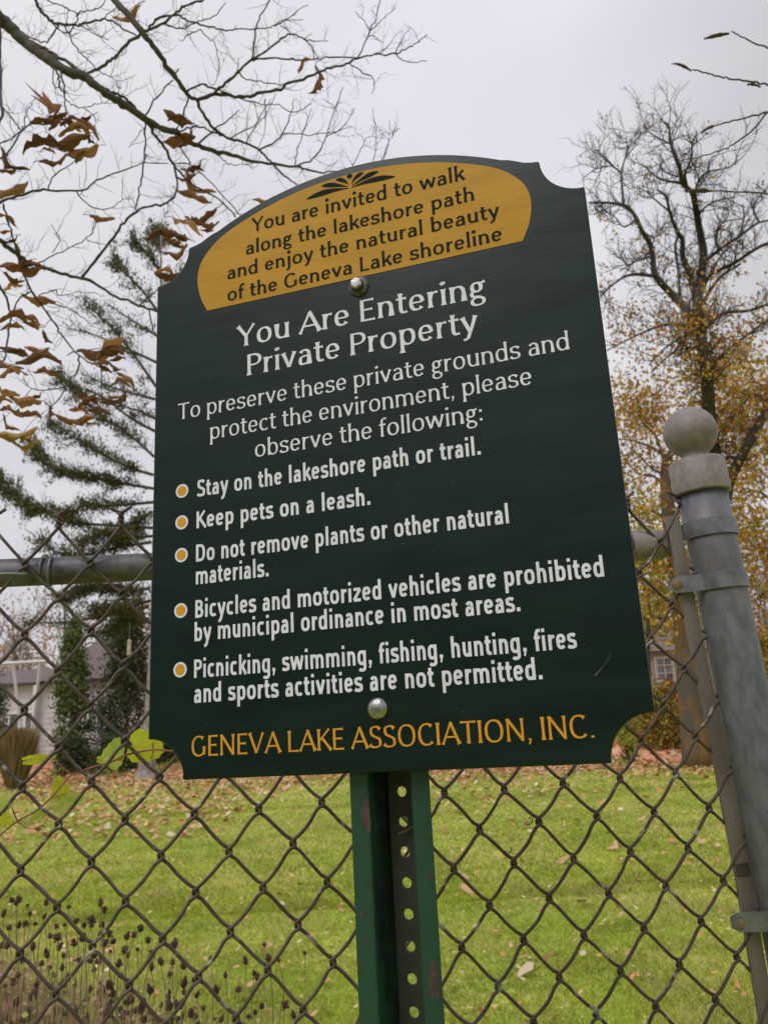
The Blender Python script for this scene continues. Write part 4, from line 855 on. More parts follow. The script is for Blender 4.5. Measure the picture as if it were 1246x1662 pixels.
bgtree('autumn_tree', 'tall half bare tree with thick forked trunk rising behind the ball capped post', (1248, 1235), YR, [
 ([(1225, 1100), (1195, 950), (1172, 830), (1160, 760), (1157, 724), (1150, 667), (1145, 598), (1135, 540), (1131, 512)], 27, 17),
 ([(1131, 520), (1132, 483), (1138, 465), (1137, 451), (1141, 410), (1137, 387), (1131, 354), (1125, 318), (1118, 308), (1107, 297), (1102, 272), (1091, 244), (1086, 221), (1084, 203), (1070, 194)], 14, 1.5),
 ([(1086, 233), (1068, 224), (1052, 214), (1044, 203)], 2.6, 1), ([(1114, 304), (1111, 281), (1121, 258), (1123, 235), (1130, 214)], 4, 1.2), ([(1126, 315), (1134, 292), (1148, 279), (1173, 274), (1196, 265)], 3.6, 1.2), ([(1148, 279), (1150, 262), (1157, 252)], 2, 1), ([(1107, 297), (1075, 292), (1058, 282), (1045, 268)], 3.4, 1.2), ([(1108, 288), (1080, 280), (1062, 262)], 2.4, 1),
 ([(1132, 535), (1118, 510), (1102, 490), (1088, 476), (1063, 448), (1059, 421), (1054, 396), (1040, 373), (1031, 352), (1015, 334), (983, 329), (955, 329)], 12, 2.5), ([(1011, 329), (1008, 281), (1017, 244), (1015, 221)], 3.4, 1.2), ([(1008, 281), (985, 262), (967, 242)], 2.8, 1), ([(1063, 448), (1022, 446), (994, 462), (974, 480)], 4.5, 1.5), ([(1059, 415), (1030, 425), (1005, 440)], 3, 1.2), ([(985, 270), (965, 275), (945, 290)], 2, 1), ([(1042, 375), (1060, 385), (1075, 372)], 2.5, 1), ([(1033, 356), (1012, 368), (995, 350), (975, 340)], 2.6, 1),
 ([(1131, 500), (1125, 467), (1116, 439), (1107, 416), (1107, 391), (1098, 375), (1088, 350), (1079, 318), (1065, 308)], 10, 2), ([(1101, 380), (1095, 400), (1100, 440), (1103, 480)], 3.4, 3), ([(1088, 345), (1060, 322), (1050, 310)], 3, 1.2),
 ([(1136, 475), (1141, 464), (1155, 444), (1189, 428), (1224, 405), (1250, 393), (1290, 380)], 6, 3), ([(1139, 428), (1167, 405), (1201, 382), (1231, 361), (1260, 358)], 5, 2), ([(1140, 490), (1167, 451), (1201, 428)], 4.5, 3), ([(1231, 361), (1222, 340), (1232, 318), (1250, 300)], 3.2, 1.5), ([(1167, 405), (1160, 385), (1172, 362), (1200, 355)], 3, 1.2), ([(1131, 352), (1145, 335), (1165, 325), (1195, 320)], 3, 1.2), ([(1201, 382), (1206, 350), (1204, 330)], 2.5, 1), ([(1155, 444), (1166, 420), (1190, 395)], 3, 1.2),
 ([(1137, 545), (1144, 533), (1162, 515), (1180, 507), (1215, 504), (1250, 492)], 6, 3.5), ([(1150, 615), (1155, 602), (1167, 582), (1201, 552), (1250, 517)], 5, 3.5), ([(1146, 575), (1167, 555), (1190, 545)], 3.6, 2),
 ([(1133, 545), (1120, 535), (1102, 527), (1075, 528), (1047, 538), (1017, 552), (985, 568)], 5.5, 1.6), ([(1134, 550), (1120, 541), (1098, 552), (1075, 568), (1052, 593)], 4.2, 1.4), ([(1138, 572), (1127, 566), (1107, 566), (1079, 582), (1056, 605)], 4, 1.4), ([(1108, 552), (1105, 580), (1103, 608)], 2.5, 1),
 ([(1168, 845), (1178, 800), (1190, 765), (1220, 709), (1246, 662), (1270, 620)], 15, 9), ([(1200, 745), (1180, 742), (1165, 760)], 5, 2), ([(1246, 662), (1225, 640), (1200, 660)], 5, 2)],
 LM_R, M['bark3'], 3, .13, .105, .85, .018, 31, (1, .23), lev=2, fat=1.45, wt=lambda p: np.clip((eyepx_y(p) - 400) / 250., .03, 1) * .75)
bgtree('leaning_autumn_tree', 'leaning tree with moss stained trunk and amber leaves left of the end post', (1128, 1238), 24.5, [
 ([(1118, 1130), (1107, 1000), (1094, 900), (1084, 830), (1080, 770), (1084, 740)], 33, 16), ([(1084, 745), (1060, 728), (1030, 716), (1003, 712)], 7, 2), ([(1082, 760), (1062, 705), (1046, 692), (1030, 660)], 6, 2), ([(1082, 790), (1050, 770), (1010, 790)], 6, 2), ([(1084, 740), (1100, 700), (1120, 660), (1128, 640)], 8, 2), ([(1080, 770), (1056, 760), (1030, 735), (1000, 745)], 5, 2), ([(1092, 860), (1060, 830), (1020, 840)], 5, 2), ([(1095, 900), (1060, 900), (1030, 930)], 5, 2), ([(1100, 940), (1130, 900), (1170, 880)], 6, 2), ([(1095, 720), (1120, 735), (1150, 760), (1180, 790)], 6, 2), ([(1094, 880), (1075, 940), (1050, 960)], 4, 1.5), ([(1094, 880), (1130, 850), (1160, 900), (1200, 940)], 5, 2)],
 LM_R + LM_T[2:3], M['barkmoss'], 5, .24, .13, 1.7, .012, 33, (0, .30), lev=2, yamp=.8)
bgtree('golden_tree', 'golden leaved tree filling the right edge behind the end post', (1330, 1240), 27., [
 ([(1310, 1100), (1290, 950), (1275, 840), (1262, 740), (1250, 640)], 22, 10), ([(1262, 740), (1230, 700), (1195, 690)], 6, 2), ([(1275, 840), (1235, 800), (1200, 800)], 6, 2), ([(1290, 950), (1240, 900), (1205, 890)], 6, 2), ([(1295, 1000), (1250, 960), (1220, 980)], 6, 2), ([(1300, 1050), (1255, 1040), (1225, 1060)], 6, 2), ([(1310, 1100), (1260, 1110), (1235, 1140)], 6, 2), ([(1275, 840), (1310, 780), (1350, 760)], 6, 2), ([(1250, 640), (1225, 620), (1190, 630)], 5, 2), ([(1262, 720), (1215, 740), (1190, 720)], 5, 2), ([(1258, 690), (1300, 640), (1340, 620)], 5, 2)],
 LM_T, M['bark2'], 4, .34, .16, 2.0, .014, 37, (0, .24), lev=2, yamp=1.5)
bgtree('yellow_green_tree', 'small yellow green tree between the two trunks beyond the right lawn', (1050, 1215), 33., [
 ([(1052, 1130), (1050, 1060), (1052, 1000), (1050, 960)], 10, 5), ([(1050, 1060), (1020, 1010), (1000, 980)], 4, 2), ([(1050, 1040), (1080, 990), (1100, 960)], 4, 2), ([(1050, 960), (1030, 920), (1060, 880)], 4, 2), ([(1052, 1000), (1100, 1010), (1130, 1020)], 4, 2), ([(1050, 960), (1090, 920), (1130, 900)], 4, 2)],
 LM_T[2:] + LM_S[:1], M['bark2'], 9, .4, .19, 1.8, .014, 39, (0, .35), lev=2, yamp=.6)

# ---- conifer behind the sign's left edge
CY_ = 35.
cb0 = at(238, 1262, CY_); cb0[2] = 0; con = empty('conifer', cb0); tag(con, 'tall sparse conifer with upswept boughs and pale flared trunk behind the sign', 'tree'); cbn = np.array(cb0)
m = MB(); tp_ = at(262, 372, CY_)
P = spline([cb0 + np.array([0, 0, -.1]), cb0 + np.array([.02, 0, .5]), at(243, 1180, CY_), at(250, 1050, CY_), at(256, 800, CY_), at(260, 600, CY_), tp_], 5); Rr = np.interp(np.linspace(0, 1, len(P)), [0, .12, .3, .6, 1], [.60, .38, .27, .18, .03]); m.tube(P, Rr, 16); m.v = [v - cbn for v in m.v]; m.build('trunk', M['barkpale'], con, smooth=True)
CBR = [([(250, 857), (152, 851), (112, 847), (80, 831), (46, 823), (20, 801), (-8, 770)], 1.0), ([(250, 793), (200, 785), (160, 777), (120, 771), (76, 753), (52, 716)], 1.0), ([(250, 771), (217, 761), (181, 745), (150, 726), (112, 704), (86, 684)], .8), ([(250, 741), (225, 718), (200, 698), (170, 680), (140, 650), (112, 628), (96, 610)], .75), ([(252, 648), (221, 640), (181, 628), (132, 606)], .35), ([(254, 628), (212, 568), (172, 522), (132, 489)], .45), ([(254, 588), (198, 562), (149, 542), (109, 533)], .12), ([(256, 505), (230, 470), (200, 440), (185, 427)], .6), ([(260, 440), (238, 410), (215, 386)], .9), ([(261, 410), (252, 385), (262, 372)], 1), ([(250, 815), (181, 821), (140, 821), (96, 841)], .9), ([(246, 880), (180, 890), (120, 905), (60, 880)], .8), ([(242, 955), (200, 960), (150, 955), (100, 975)], 1.4), ([(242, 985), (168, 1001), (95, 1010), (30, 1010)], .35), ([(241, 1005), (200, 1010), (165, 1030)], 1.2), ([(248, 830), (220, 850), (190, 880)], 1.3), ([(250, 870), (210, 872), (170, 865), (130, 880)], 1.1), ([(248, 930), (190, 935), (130, 925), (90, 935)], 1.1), ([(244, 975), (200, 985), (150, 990)], 1.3), ([(254, 680), (220, 665), (170, 655)], .3), ([(255, 545), (215, 520), (170, 490)], .2), ([(252, 700), (215, 680), (160, 640), (130, 630)], .3),
       ([(255, 600), (300, 560), (350, 540)], .5), ([(252, 750), (300, 720), (380, 700)], .7), ([(250, 850), (320, 830), (400, 800)], .8), ([(258, 480), (290, 450), (320, 430)], .5), ([(246, 900), (330, 880), (420, 880)], .8), ([(243, 960), (320, 960), (400, 940)], .8)]
rgc = np.random.default_rng(21); tb = MB(); Cn = []; Ax = []
for q, (pts, dn_) in enumerate(CBR):
    n_ = len(pts); P = spline([at(x, y, CY_ + (i / (n_ - 1)) * 1.6 * math.sin(q * 2.3)) for i, (x, y) in enumerate(pts)], 5); k = len(P)
    m = MB(); m.tube(P, np.linspace(.075, .02, k), 6); m.v = [v - cbn for v in m.v]; m.build('bough', M['bark2'], con, smooth=True)
    L_ = np.linalg.norm(np.diff(P, axis=0), axis=1).sum()
    for _ in range(int(L_ * (6 + 6 * min(1, dn_)))):
        i = rgc.integers(1, k - 1); d = P[i + 1] - P[i - 1]; d /= np.linalg.norm(d); a = rgc.normal(0, 1, 3); a[2] *= .5; a -= d * np.dot(a, d); a /= np.linalg.norm(a)
        l_ = rgc.uniform(.3, 1.15); dd_ = (d * .75 + a * .8 + np.array([0, 0, -.12])); dd_ /= np.linalg.norm(dd_); Q = [P[i] + dd_ * l_ * t + np.array([0, 0, .25 * l_ * t * t]) for t in (0, .5, 1)]
        tb.tube(Q, [.016, .012, .006], 3, cap=False)
        if rgc.random() < dn_ * .9 * (.35 + .75 * (i / k)):
            for t in rgc.uniform(.15, 1.05, rgc.integers(24, 72)):
                c_ = P[i] + dd_ * l_ * t + rgc.normal(0, .085, 3); Cn.append(c_); Ax.append(dd_ * .6 + np.array([0, 0, .6]))
    for _ in range(int(L_ * 400 * dn_ ** 1.3)):
        i = rgc.integers(k // 5, k); Cn.append(P[min(i, k - 1)] + rgc.normal(0, 1, 3) * np.array([.24, .35, .15]) + np.array([0, 0, .05])); Ax.append(np.array([0, 0, 1.]) + rgc.normal(0, .5, 3))
tb.v = [v - cbn for v in tb.v]; tb.build('twigs', M['bark2'], con, kind='stuff')
Vn = leafquads(np.array(Cn), .135, rgc, aspect=.38, axis=np.array(Ax)); fast_mesh('needles', Vn - cbn, 4, LM_G, rgc.integers(0, 3, len(Vn)), con, kind='stuff')

# ---- shrubs
def shrub(name, label, cat, px0, px1, py0, py1, Y, mats, n, size, seed, shape='column', group=None, axis=None):
    rng = np.random.default_rng(seed); pc = (px0 + px1) / 2; base = at(pc, py1, Y); top = at(pc, py0, Y); hw = abs(at(px1, py1, Y)[0] - at(px0, py1, Y)[0]) / 2
    g0 = float(gz(base[0], Y)); h = top[2] - g0
    nb = np.array([base[0], Y, g0]); root = empty(name, nb); tag(root, label, cat, group)
    m = MB(); m.tube([(0, 0, -.05), (.02, 0, h * .35), (0, .02, h * .75)], [.06 + .01 * h, .05, .015], 7)
    for _ in range(10):
        a = rng.uniform(0, 2 * PI); z = rng.uniform(.1, .6) * h; m.tube([(0, 0, z), (math.cos(a) * hw * .7, math.sin(a) * hw * .7, z + .18 * h)], [.025, .008], 4)
    m.build('stem', M['bark2'], root)
    C = []
    ncl = max(20, n // 45)
    for _ in range(ncl):
        t = rng.random() ** .9; a = rng.uniform(0, 2 * PI)
        if shape == 'column': rr = hw * (math.sin(PI * (t * .86 + .10)) ** .6) * (1 - .35 * t)
        elif shape == 'cone': rr = hw * (1 - t) ** .75 + .05
        else: rr = hw * math.sqrt(max(0, 1 - t * t))
        rr *= rng.uniform(.45, 1.08); c = np.array([rr * math.cos(a), rr * math.sin(a), t * h]); s = rng.uniform(.35, 1.) * hw * .26
        C.append(c + rng.normal(0, 1, (n // ncl, 3)) * np.array([s, s, s * 1.1]))
    C = np.concatenate(C); C[:, 2] = np.abs(C[:, 2])
    V = leafquads(C, size, rng, aspect=.55, axis=axis)
    fast_mesh('foliage', V, 4, mats, rng.integers(0, len(mats), len(V)), root, kind='stuff'); return root
shrub('cedar', 'narrow mid green columnar cedar in front of the white house', 'shrub', 82, 142, 1012, 1252, 42, LM_C, 9000, .17, 51)
shrub('yew', 'dark green conical evergreen beside the pale trunk at the sign edge', 'shrub', 145, 262, 985, 1262, 43, LM_Y, 13000, .18, 52, 'cone')
shrub('low_bush', 'low dark evergreen bush at the foot of the columnar cedar', 'shrub', 90, 150, 1200, 1262, 40.5, LM_Y, 4000, .13, 53, 'dome')
shrub('low_bush', 'rounded dark bush left of the pale conifer trunk', 'shrub', 150, 222, 1200, 1268, 39.5, LM_Y + LM_C[:1], 5000, .13, 54, 'dome')
shrub('low_bush', 'dark bush under the notched lower left corner of the sign', 'shrub', 250, 300, 1205, 1262, 40.5, LM_Y, 3000, .13, 57, 'dome')
shrub('dark_evergreen', 'dark evergreen cut by the left edge of the photo', 'shrub', -60, 4, 1080, 1255, 35, LM_Y, 5000, .15, 59)
shrub('bare_shrub', 'pale greyish shrub showing above the low house roof', 'shrub', -10, 70, 1030, 1100, 52, LM_P[3:] + LM_S[2:], 3500, .16, 60, 'dome')
shrub('olive_bush', 'olive green bush left of the moss stained trunk', 'shrub', 1032, 1120, 1122, 1225, 30, LM_S[2:] + LM_S[:1] + LM_T[2:3] + LM_O[1:], 8000, .13, 61, 'dome')
shrub('orange_shrub', 'orange leaved shrub under the house window on the right', 'shrub', 1080, 1120, 1108, 1225, 31.5, LM_O, 2500, .13, 62, 'dome')
shrub('yellow_plant', 'small bright yellow green plant under the right notch of the sign', 'plant', 1000, 1034, 1180, 1228, 27, LM_S[1:2] + LM_S[:1], 1500, .10, 63, 'dome')
shrub('green_shrub', 'light green shrub low behind the right side of the sign', 'shrub', 1000, 1080, 1150, 1215, 33, LM_S, 4000, .14, 64, 'dome')
shrub('golden_bush', 'golden bush at the right edge below the golden tree', 'shrub', 1215, 1330, 1040, 1235, 25.5, LM_T, 9000, .14, 65, 'dome')
# ornamental grass
og = empty('ornamental_grass', (*at(26, 1255, 33)[:2], 0)); tag(og, 'tan clump of tall ornamental grass in front of the white house', 'plant')
rgo = np.random.default_rng(8); n = 2600; a = rgo.uniform(0, 2 * PI, n); r0 = rgo.random(n) * .28; hh = rgo.uniform(1.2, 2.35, n); ln = rgo.uniform(.1, .62, n)
B0 = np.stack([r0 * np.cos(a), r0 * np.sin(a), np.zeros(n)], 1); B1 = np.stack([(r0 + ln) * np.cos(a + .3), (r0 + ln) * np.sin(a + .3), hh], 1); wv = np.stack([np.full(n, .016), rgo.normal(0, .01, n), np.zeros(n)], 1)
V = np.zeros((n, 4, 3)); V[:, 0] = B0 - wv; V[:, 1] = B0 + wv; V[:, 2] = B1 + wv * .4; V[:, 3] = B1 - wv * .4
OGM = leafmats('ornamental', [('tan', (.36, .26, .12)), ('olive', (.20, .18, .06)), ('rust', (.30, .17, .08))]); fast_mesh('blades', V, 4, OGM, rgo.integers(0, 3, n), og, kind='stuff')
# low greenery along the bed edge
rgv = np.random.default_rng(18); n = 6500; X = -16 + 28 * rgv.random(n) ** 1.2; keepm = (np.sin(X * 1.1 + 2) + np.sin(X * .37)) > -.1; X = X[keepm]; Y = bed_y(X) + .8 + 5.5 * rgv.random(len(X)) ** 1.4
C = np.stack([X, Y, gz(X, Y) + .22 * rgv.random(len(X)) ** 1.2 * (1.2 + np.sin(X * 2.3))], 1); tag(fast_mesh('ground_cover', leafquads(C, .12, rgv), 4, [LM_S[0], LM_S[1], LM_C[2]], rgv.integers(0, 3, len(C)), kind='stuff'), 'low green and yellow ground cover along the far lawn edge', 'ground cover', kind='stuff')

# ------------------------------------------------------------------ houses
M['hwall'] = mat('white_house_wall', (.62, .61, .62), (.54, .53, .54), rough=.8, scale=2)
M['hroof'] = mat('brown_shingle_roof', (.125, .095, .09), (.18, .145, .14), rough=.9, scale=9, bump=.5, bscale=20, stretch=(1, 1, 3))
M['htrim'] = mat('white_trim', (.74, .73, .73), rough=.6)
M['glass'] = mat('window_glass', (.06, .07, .08), (.16, .17, .18), rough=.12, scale=2.5)
M['twall'] = mat('taupe_wall', (.23, .19, .16), (.28, .235, .20), rough=.85, scale=3)
M['dtrim'] = mat('dark_eave', (.05, .045, .045), rough=.7)
HY = 46.
def hx(px, py=1160, Y=HY): return at(px, py, Y)[0]
def hz_(px, py, Y=HY): return at(px, py, Y)[2]
x0, x1, x2 = hx(-330), hx(84), hx(196); ze = hz_(60, 1109); zr = hz_(40, 1079); zr2 = hz_(150, 1026)
house = empty('white_house', (hx(20), HY, 0)); HB = np.array([hx(20), HY, 0]); tag(house, 'white single storey house with brown roofs at the far left', 'house')
def hb(m, name, mt, parent=None, **k): m.v = [v - HB for v in m.v]; return m.build(name, mt, parent or house, **k)
m = MB(); m.box(((x0 + x1) / 2, HY + 3, ze / 2), (x1 - x0, 6, ze)); m.box(((x1 + x2) / 2, HY + 3.4, ze / 2), (x2 - x1, 7.6, ze - .01)); hb(m, 'wall', M['hwall'])
m = MB()
for k in range(16):
    z_ = .15 + k * (ze - .3) / 16; m.box(((x0 + x1) / 2, HY - .012, z_), (x1 - x0, .024, .03)); m.box(((x1 + x2) / 2, HY - .412, z_), (x2 - x1, .024, .03))
hb(m, 'siding', M['hwall'], kind='stuff')
def gable(xa, xb, ya, yb, za, zb, hip=0.0):
    m = MB(); ov = .35; ym = (ya + yb) / 2
    m.add([(xa - ov, ya - ov, za), (xb + ov, ya - ov, za), (xb - hip, ym, zb), (xa + hip, ym, zb), (xa - ov, yb + ov, za), (xb + ov, yb + ov, za)], [(0, 1, 2, 3), (5, 4, 3, 2), (4, 0, 3), (1, 5, 2), (0, 4, 5, 1)]); return m
rf = hb(gable(x0, x1, HY, HY + 6, ze + .02, zr), 'roof', M['hroof']); rf2 = hb(gable(x1 - .2, x2, HY - .4, HY + 7.2, ze + .05, zr2, 1.5), 'roof', M['hroof'])
m = MB(); m.box(((x0 + x1) / 2, HY - .37, ze - .04), (x1 - x0, .06, .16)); m.box(((x1 + x2) / 2, HY - .77, ze - .04), (x2 - x1 + .3, .06, .16)); hb(m, 'fascia', M['dtrim'])
for pxa, pxb, pya, pyb, nx, ny in ((16, 33, 1158, 1215, 1, 2), (42, 58, 1156, 1212, 1, 2), (-60, -30, 1158, 1205, 2, 2), (-140, -100, 1158, 1205, 2, 2), (148, 176, 1150, 1190, 2, 2)):
    yy = HY - .03 if pxa < 84 else HY - .42; za_, zb_ = hz_(pxa, pyb), hz_(pxa, pya); xa, xb = hx(pxa), hx(pxb); za_ = max(.15, za_)
    fr = MB(); t = .1
    for c, s in ((((xa + xb) / 2, yy, za_), (xb - xa + t, .08, t)), (((xa + xb) / 2, yy, zb_), (xb - xa + t, .08, t)), ((xa, yy, (za_ + zb_) / 2), (t, .078, zb_ - za_ - t)), ((xb, yy, (za_ + zb_) / 2), (t, .078, zb_ - za_ - t))): fr.box(c, s)
    for q in range(1, nx): fr.box((xa + (xb - xa) * q / nx, yy, (za_ + zb_) / 2), (.05, .07, zb_ - za_ - t))
    for q in range(1, ny): fr.box(((xa + xb) / 2, yy, za_ + (zb_ - za_) * q / ny), (xb - xa - t, .066, .05))
    f_ = hb(fr, 'window', M['htrim']); g_ = MB(); g_.box(((xa + xb) / 2, yy + .012, (za_ + zb_) / 2), (xb - xa - .02, .03, zb_ - za_ - .02)); g2 = hb(g_, 'pane', M['glass']); g2.parent = f_
m = MB()
for px in (2, 60, -80): m.box((hx(px), HY - .3, ze / 2 - .06), (.2, .2, ze - .14))
hb(m, 'porch_column', M['htrim'])
# pergola frame in front
pg = empty('garden_swing_frame', (*at(45, 1250, 41)[:2], 0)); tag(pg, 'white wooden frame with slanting legs standing before the house', 'garden frame'); pgb = np.array([*at(45, 1250, 41)[:2], 0])
def pgl(p0, p1, r, name):
    m = MB(); m.tube([p0 - pgb, p1 - pgb], r, 4); m.build(name, M['hwall'], pg)
zt_ = at(30, 1076, 41)[2]; xs_ = [at(p, 1076, 41)[0] for p in (-40, 82)]
pgl(np.array([xs_[0], 41, zt_]), np.array([xs_[1], 41, zt_]), .10, 'beam')
for a_, b_ in ((22, 34), (66, 55), (-20, -30)):
    pgl(at(a_, 1076, 41), np.array([at(b_, 1160, 41)[0] + (at(b_, 1160, 41)[0] - at(a_, 1076, 41)[0]) * .9, 41, 0]), .075, 'leg')
# taupe house right
TY = 44.
tx0, tx1 = at(1000, 1100, TY)[0], at(1200, 1100, TY)[0]; TB = np.array([(tx0 + tx1) / 2, TY, 0]); th_ = empty('taupe_house', TB); tag(th_, 'taupe house with white paned windows seen through the fence right of the sign', 'house')
def tbld(m, name, mt, parent=None): m.v = [v - TB for v in m.v]; return m.build(name, mt, parent or th_)
zt2 = at(1060, 1058, TY)[2]; m = MB(); m.box(((tx0 + tx1) / 2, TY + 4, zt2 / 2), (tx1 - tx0, 8, zt2)); tbld(m, 'wall', M['twall'])
tbld(gable(tx0, tx1, TY, TY + 8, zt2 + .02, zt2 + 2.0, 1.5), 'roof', M['hroof'])
for pxa, pxb, pya, pyb, nx, ny in ((1064, 1092, 1068, 1106, 2, 3), (1070, 1096, 1117, 1140, 2, 2), (1010, 1038, 1070, 1106, 2, 3), (1120, 1148, 1066, 1104, 2, 3)):
    za_, zb_ = at(pxa, pyb, TY)[2], at(pxa, pya, TY)[2]; xa, xb = at(pxa, 1090, TY)[0], at(pxb, 1090, TY)[0]; fr = MB(); t = .12; yy = TY - .04
    for c, s in ((((xa + xb) / 2, yy, za_), (xb - xa + t, .1, t)), (((xa + xb) / 2, yy, zb_), (xb - xa + t, .1, t)), ((xa, yy, (za_ + zb_) / 2), (t, .098, zb_ - za_ - t)), ((xb, yy, (za_ + zb_) / 2), (t, .098, zb_ - za_ - t))): fr.box(c, s)
    for q in range(1, nx): fr.box((xa + (xb - xa) * q / nx, yy, (za_ + zb_) / 2), (.06, .09, zb_ - za_ - t))
    for q in range(1, ny): fr.box(((xa + xb) / 2, yy, za_ + (zb_ - za_) * q / ny), (xb - xa - t, .086, .06))
    f_ = tbld(fr, 'window', mat('taupe_trim', (.36, .31, .27), rough=.7)); g_ = MB(); g_.box(((xa + xb) / 2, yy + .015, (za_ + zb_) / 2), (xb - xa - .02, .03, zb_ - za_ - .02)); g2 = tbld(g_, 'pane', M['glass']); g2.parent = f_

# far wood
rgf = np.random.default_rng(99); fw = MB(); tips = []; FC = []
for q in range(46):
    x = -62 + 124 * q / 45 + rgf.uniform(-1.5, 1.5); y = rgf.uniform(62, 84); h = rgf.uniform(12, 17) * (1.0 if x < 15 else 1.25); p = np.array([x, y, 0.])
    fw.tube([p, p + [rgf.uniform(-.4, .4), 0, h * .5], p + [rgf.uniform(-1, 1), 0, h * .9]], [.22, .15, .04], 5)
    for _ in range(11):
        z = rgf.uniform(.2, .85) * h; a = rgf.uniform(0, 2 * PI); grow(fw, p + [0, 0, z], np.array([math.cos(a), math.sin(a) * .6, .7]), h * rgf.uniform(.2, .34), .05, 1, tips, rgf, up=.3)
    n_ = 1300; FC.append(p + np.stack([rgf.normal(0, 2.1, n_), rgf.normal(0, 1.5, n_), np.abs(rgf.normal(h * .42, h * .26, n_))], 1))
T = np.array([t[0] for t in tips]); C = np.concatenate(FC + [np.repeat(T, 2, 0) + rgf.normal(0, .5, (len(T) * 2, 3))]); nf0 = len(fw.f)
Vf = leafquads(C, .30, rgf); base_n = fw.n
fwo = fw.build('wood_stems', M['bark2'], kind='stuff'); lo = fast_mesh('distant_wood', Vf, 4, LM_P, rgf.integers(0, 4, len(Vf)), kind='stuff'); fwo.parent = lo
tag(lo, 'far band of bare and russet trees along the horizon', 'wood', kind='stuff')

# ------------------------------------------------------------------ dried coneflowers behind the fence
rgd = np.random.default_rng(77)
def seed_mesh(s):
    r = np.random.default_rng(s); m = MB(); pr_ = [(.0005, -.007), (.0045, -.006), (.0068, -.001), (.0070, .003), (.0055, .008), (.003, .0105), (0.0005, .0115)]
    m.lathe([(a * r.uniform(.65, 1.15), b_ * (1 + .3 * (s % 3 - 1))) for a, b_ in pr_], (0, 0, 0), (r.normal(0, .35), r.normal(0, .35), 1), 9)
    for _ in range(30):
        a = r.uniform(0, 2 * PI); z = r.uniform(-.007, .008); rr = .0058 * math.cos(z * 110) + .0002; e_ = r.uniform(.0015, .0055); m.tube([(rr * math.cos(a), rr * math.sin(a), z), ((rr + e_) * math.cos(a), (rr + e_) * math.sin(a), z + r.uniform(-.002, .003))], [.0012, .0004], 3)
    me = bpy.data.meshes.new('seed_head'); me.from_pydata(np.vstack(m.v).tolist(), [], m.f); me.materials.append(M['seed']); return me
def stem_mesh(s):
    r = np.random.default_rng(s); m = MB(); P = spline([(r.normal(0, .10), r.normal(0, .08), -1.15), (r.normal(0, .05), r.normal(0, .04), -.6), (r.normal(0, .025), r.normal(0, .02), -.28), (r.normal(0, .008), 0, -.1), (0, 0, -.004)], 4); m.tube(P, np.linspace(.0016, .0009, len(P)), 4)
    for _ in range(3):
        z = r.uniform(-.6, -.15); a = r.uniform(0, 2 * PI); l = r.uniform(.03, .07); m.add([(0, 0, z), (l * .5 * math.cos(a + .3), l * .5 * math.sin(a + .3), z - .01), (l * math.cos(a), l * math.sin(a), z - .035), (l * .5 * math.cos(a - .3), l * .5 * math.sin(a - .3), z - .012)], [(0, 1, 2, 3)])
    me = bpy.data.meshes.new('stem'); me.from_pydata(np.vstack(m.v).tolist(), [], m.f); me.materials.append(M['dstem'] if s % 3 else M['dstem2']); return me
SH = [seed_mesh(s) for s in range(9)]; ST = [stem_mesh(s) for s in range(5)]
HEADS = [(45, 1461), (69, 1460), (100, 1468), (112, 1482), (167, 1463), (168, 1482), (213, 1476), (14, 1505), (36, 1508), (62, 1500), (85, 1502), (98, 1495), (130, 1494), (152, 1488), (246, 1471), (362, 1466), (375, 1474), (332, 1498), (366, 1502), (332, 1508), (406, 1518), (380, 1515), (508, 1506), (460, 1520), (484, 1519), (536, 1524), (497, 1541), (452, 1542), (463, 1549), (630, 1532), (550, 1548), (582, 1562), (624, 1564), (665, 1562), (548, 1560), (614, 1582), (762, 1557), (815, 1583), (887, 1560), (956, 1536), (970, 1556), (1006, 1558), (1101, 1544), (918, 1582), (928, 1586), (946, 1600)]
HEADS = [((x, y) if x < 140 else (x / 2.225 if y > 1400 and x > 380 else x, y)) for x, y in HEADS]
random.seed(12); pts = []
Z5 = [(45, 470), (70, 468), (100, 490), (110, 518), (168, 480), (160, 530), (250, 495), (14, 520), (60, 480), (95, 555), (130, 555), (33, 570), (70, 560), (364, 482), (378, 508), (332, 540), (332, 560), (370, 560), (205, 565), (182, 600), (210, 605), (215, 640), (275, 545), (268, 625), (232, 672), (300, 605), (365, 597), (395, 595), (410, 618), (380, 628), (400, 655), (355, 692), (325, 690), (340, 722), (290, 690), (508, 572), (460, 600), (484, 597), (536, 615), (497, 650), (452, 652), (463, 670), (630, 628), (550, 665), (582, 694), (624, 695), (665, 705), (548, 712), (614, 738), (762, 682), (815, 742), (887, 690), (956, 632), (970, 682), (1006, 688), (1101, 662), (918, 735), (928, 750), (860, 795), (946, 852), (922, 875), (1030, 850), (1060, 885), (900, 890), (8, 632), (28, 632), (50, 765), (25, 825), (42, 828), (145, 832), (70, 875), (100, 870), (135, 885), (225, 715), (222, 775), (245, 745), (270, 770), (180, 710), (200, 740), (367, 770), (362, 820), (370, 800), (395, 855), (420, 830), (445, 890), (470, 825), (610, 850), (583, 850), (555, 880), (665, 770), (700, 760), (712, 812), (640, 850), (690, 880), (735, 860), (782, 795), (800, 900), (542, 795), (520, 900), (645, 900), (270, 860), (290, 905), (300, 870), (230, 885), (205, 890), (315, 830), (100, 815), (160, 760), (10, 900), (440, 740), (430, 700), (340, 670), (170, 665), (150, 700), (120, 640), (235, 560), (305, 560), (80, 690), (60, 720)]
for x, y in Z5: pts.append((x / 2.225, 1250 + y / 2.225))
for _ in range(105): x = random.random() ** 1.7 * 330; pts.append((x, random.uniform(1580 + x * .1, 1668)))
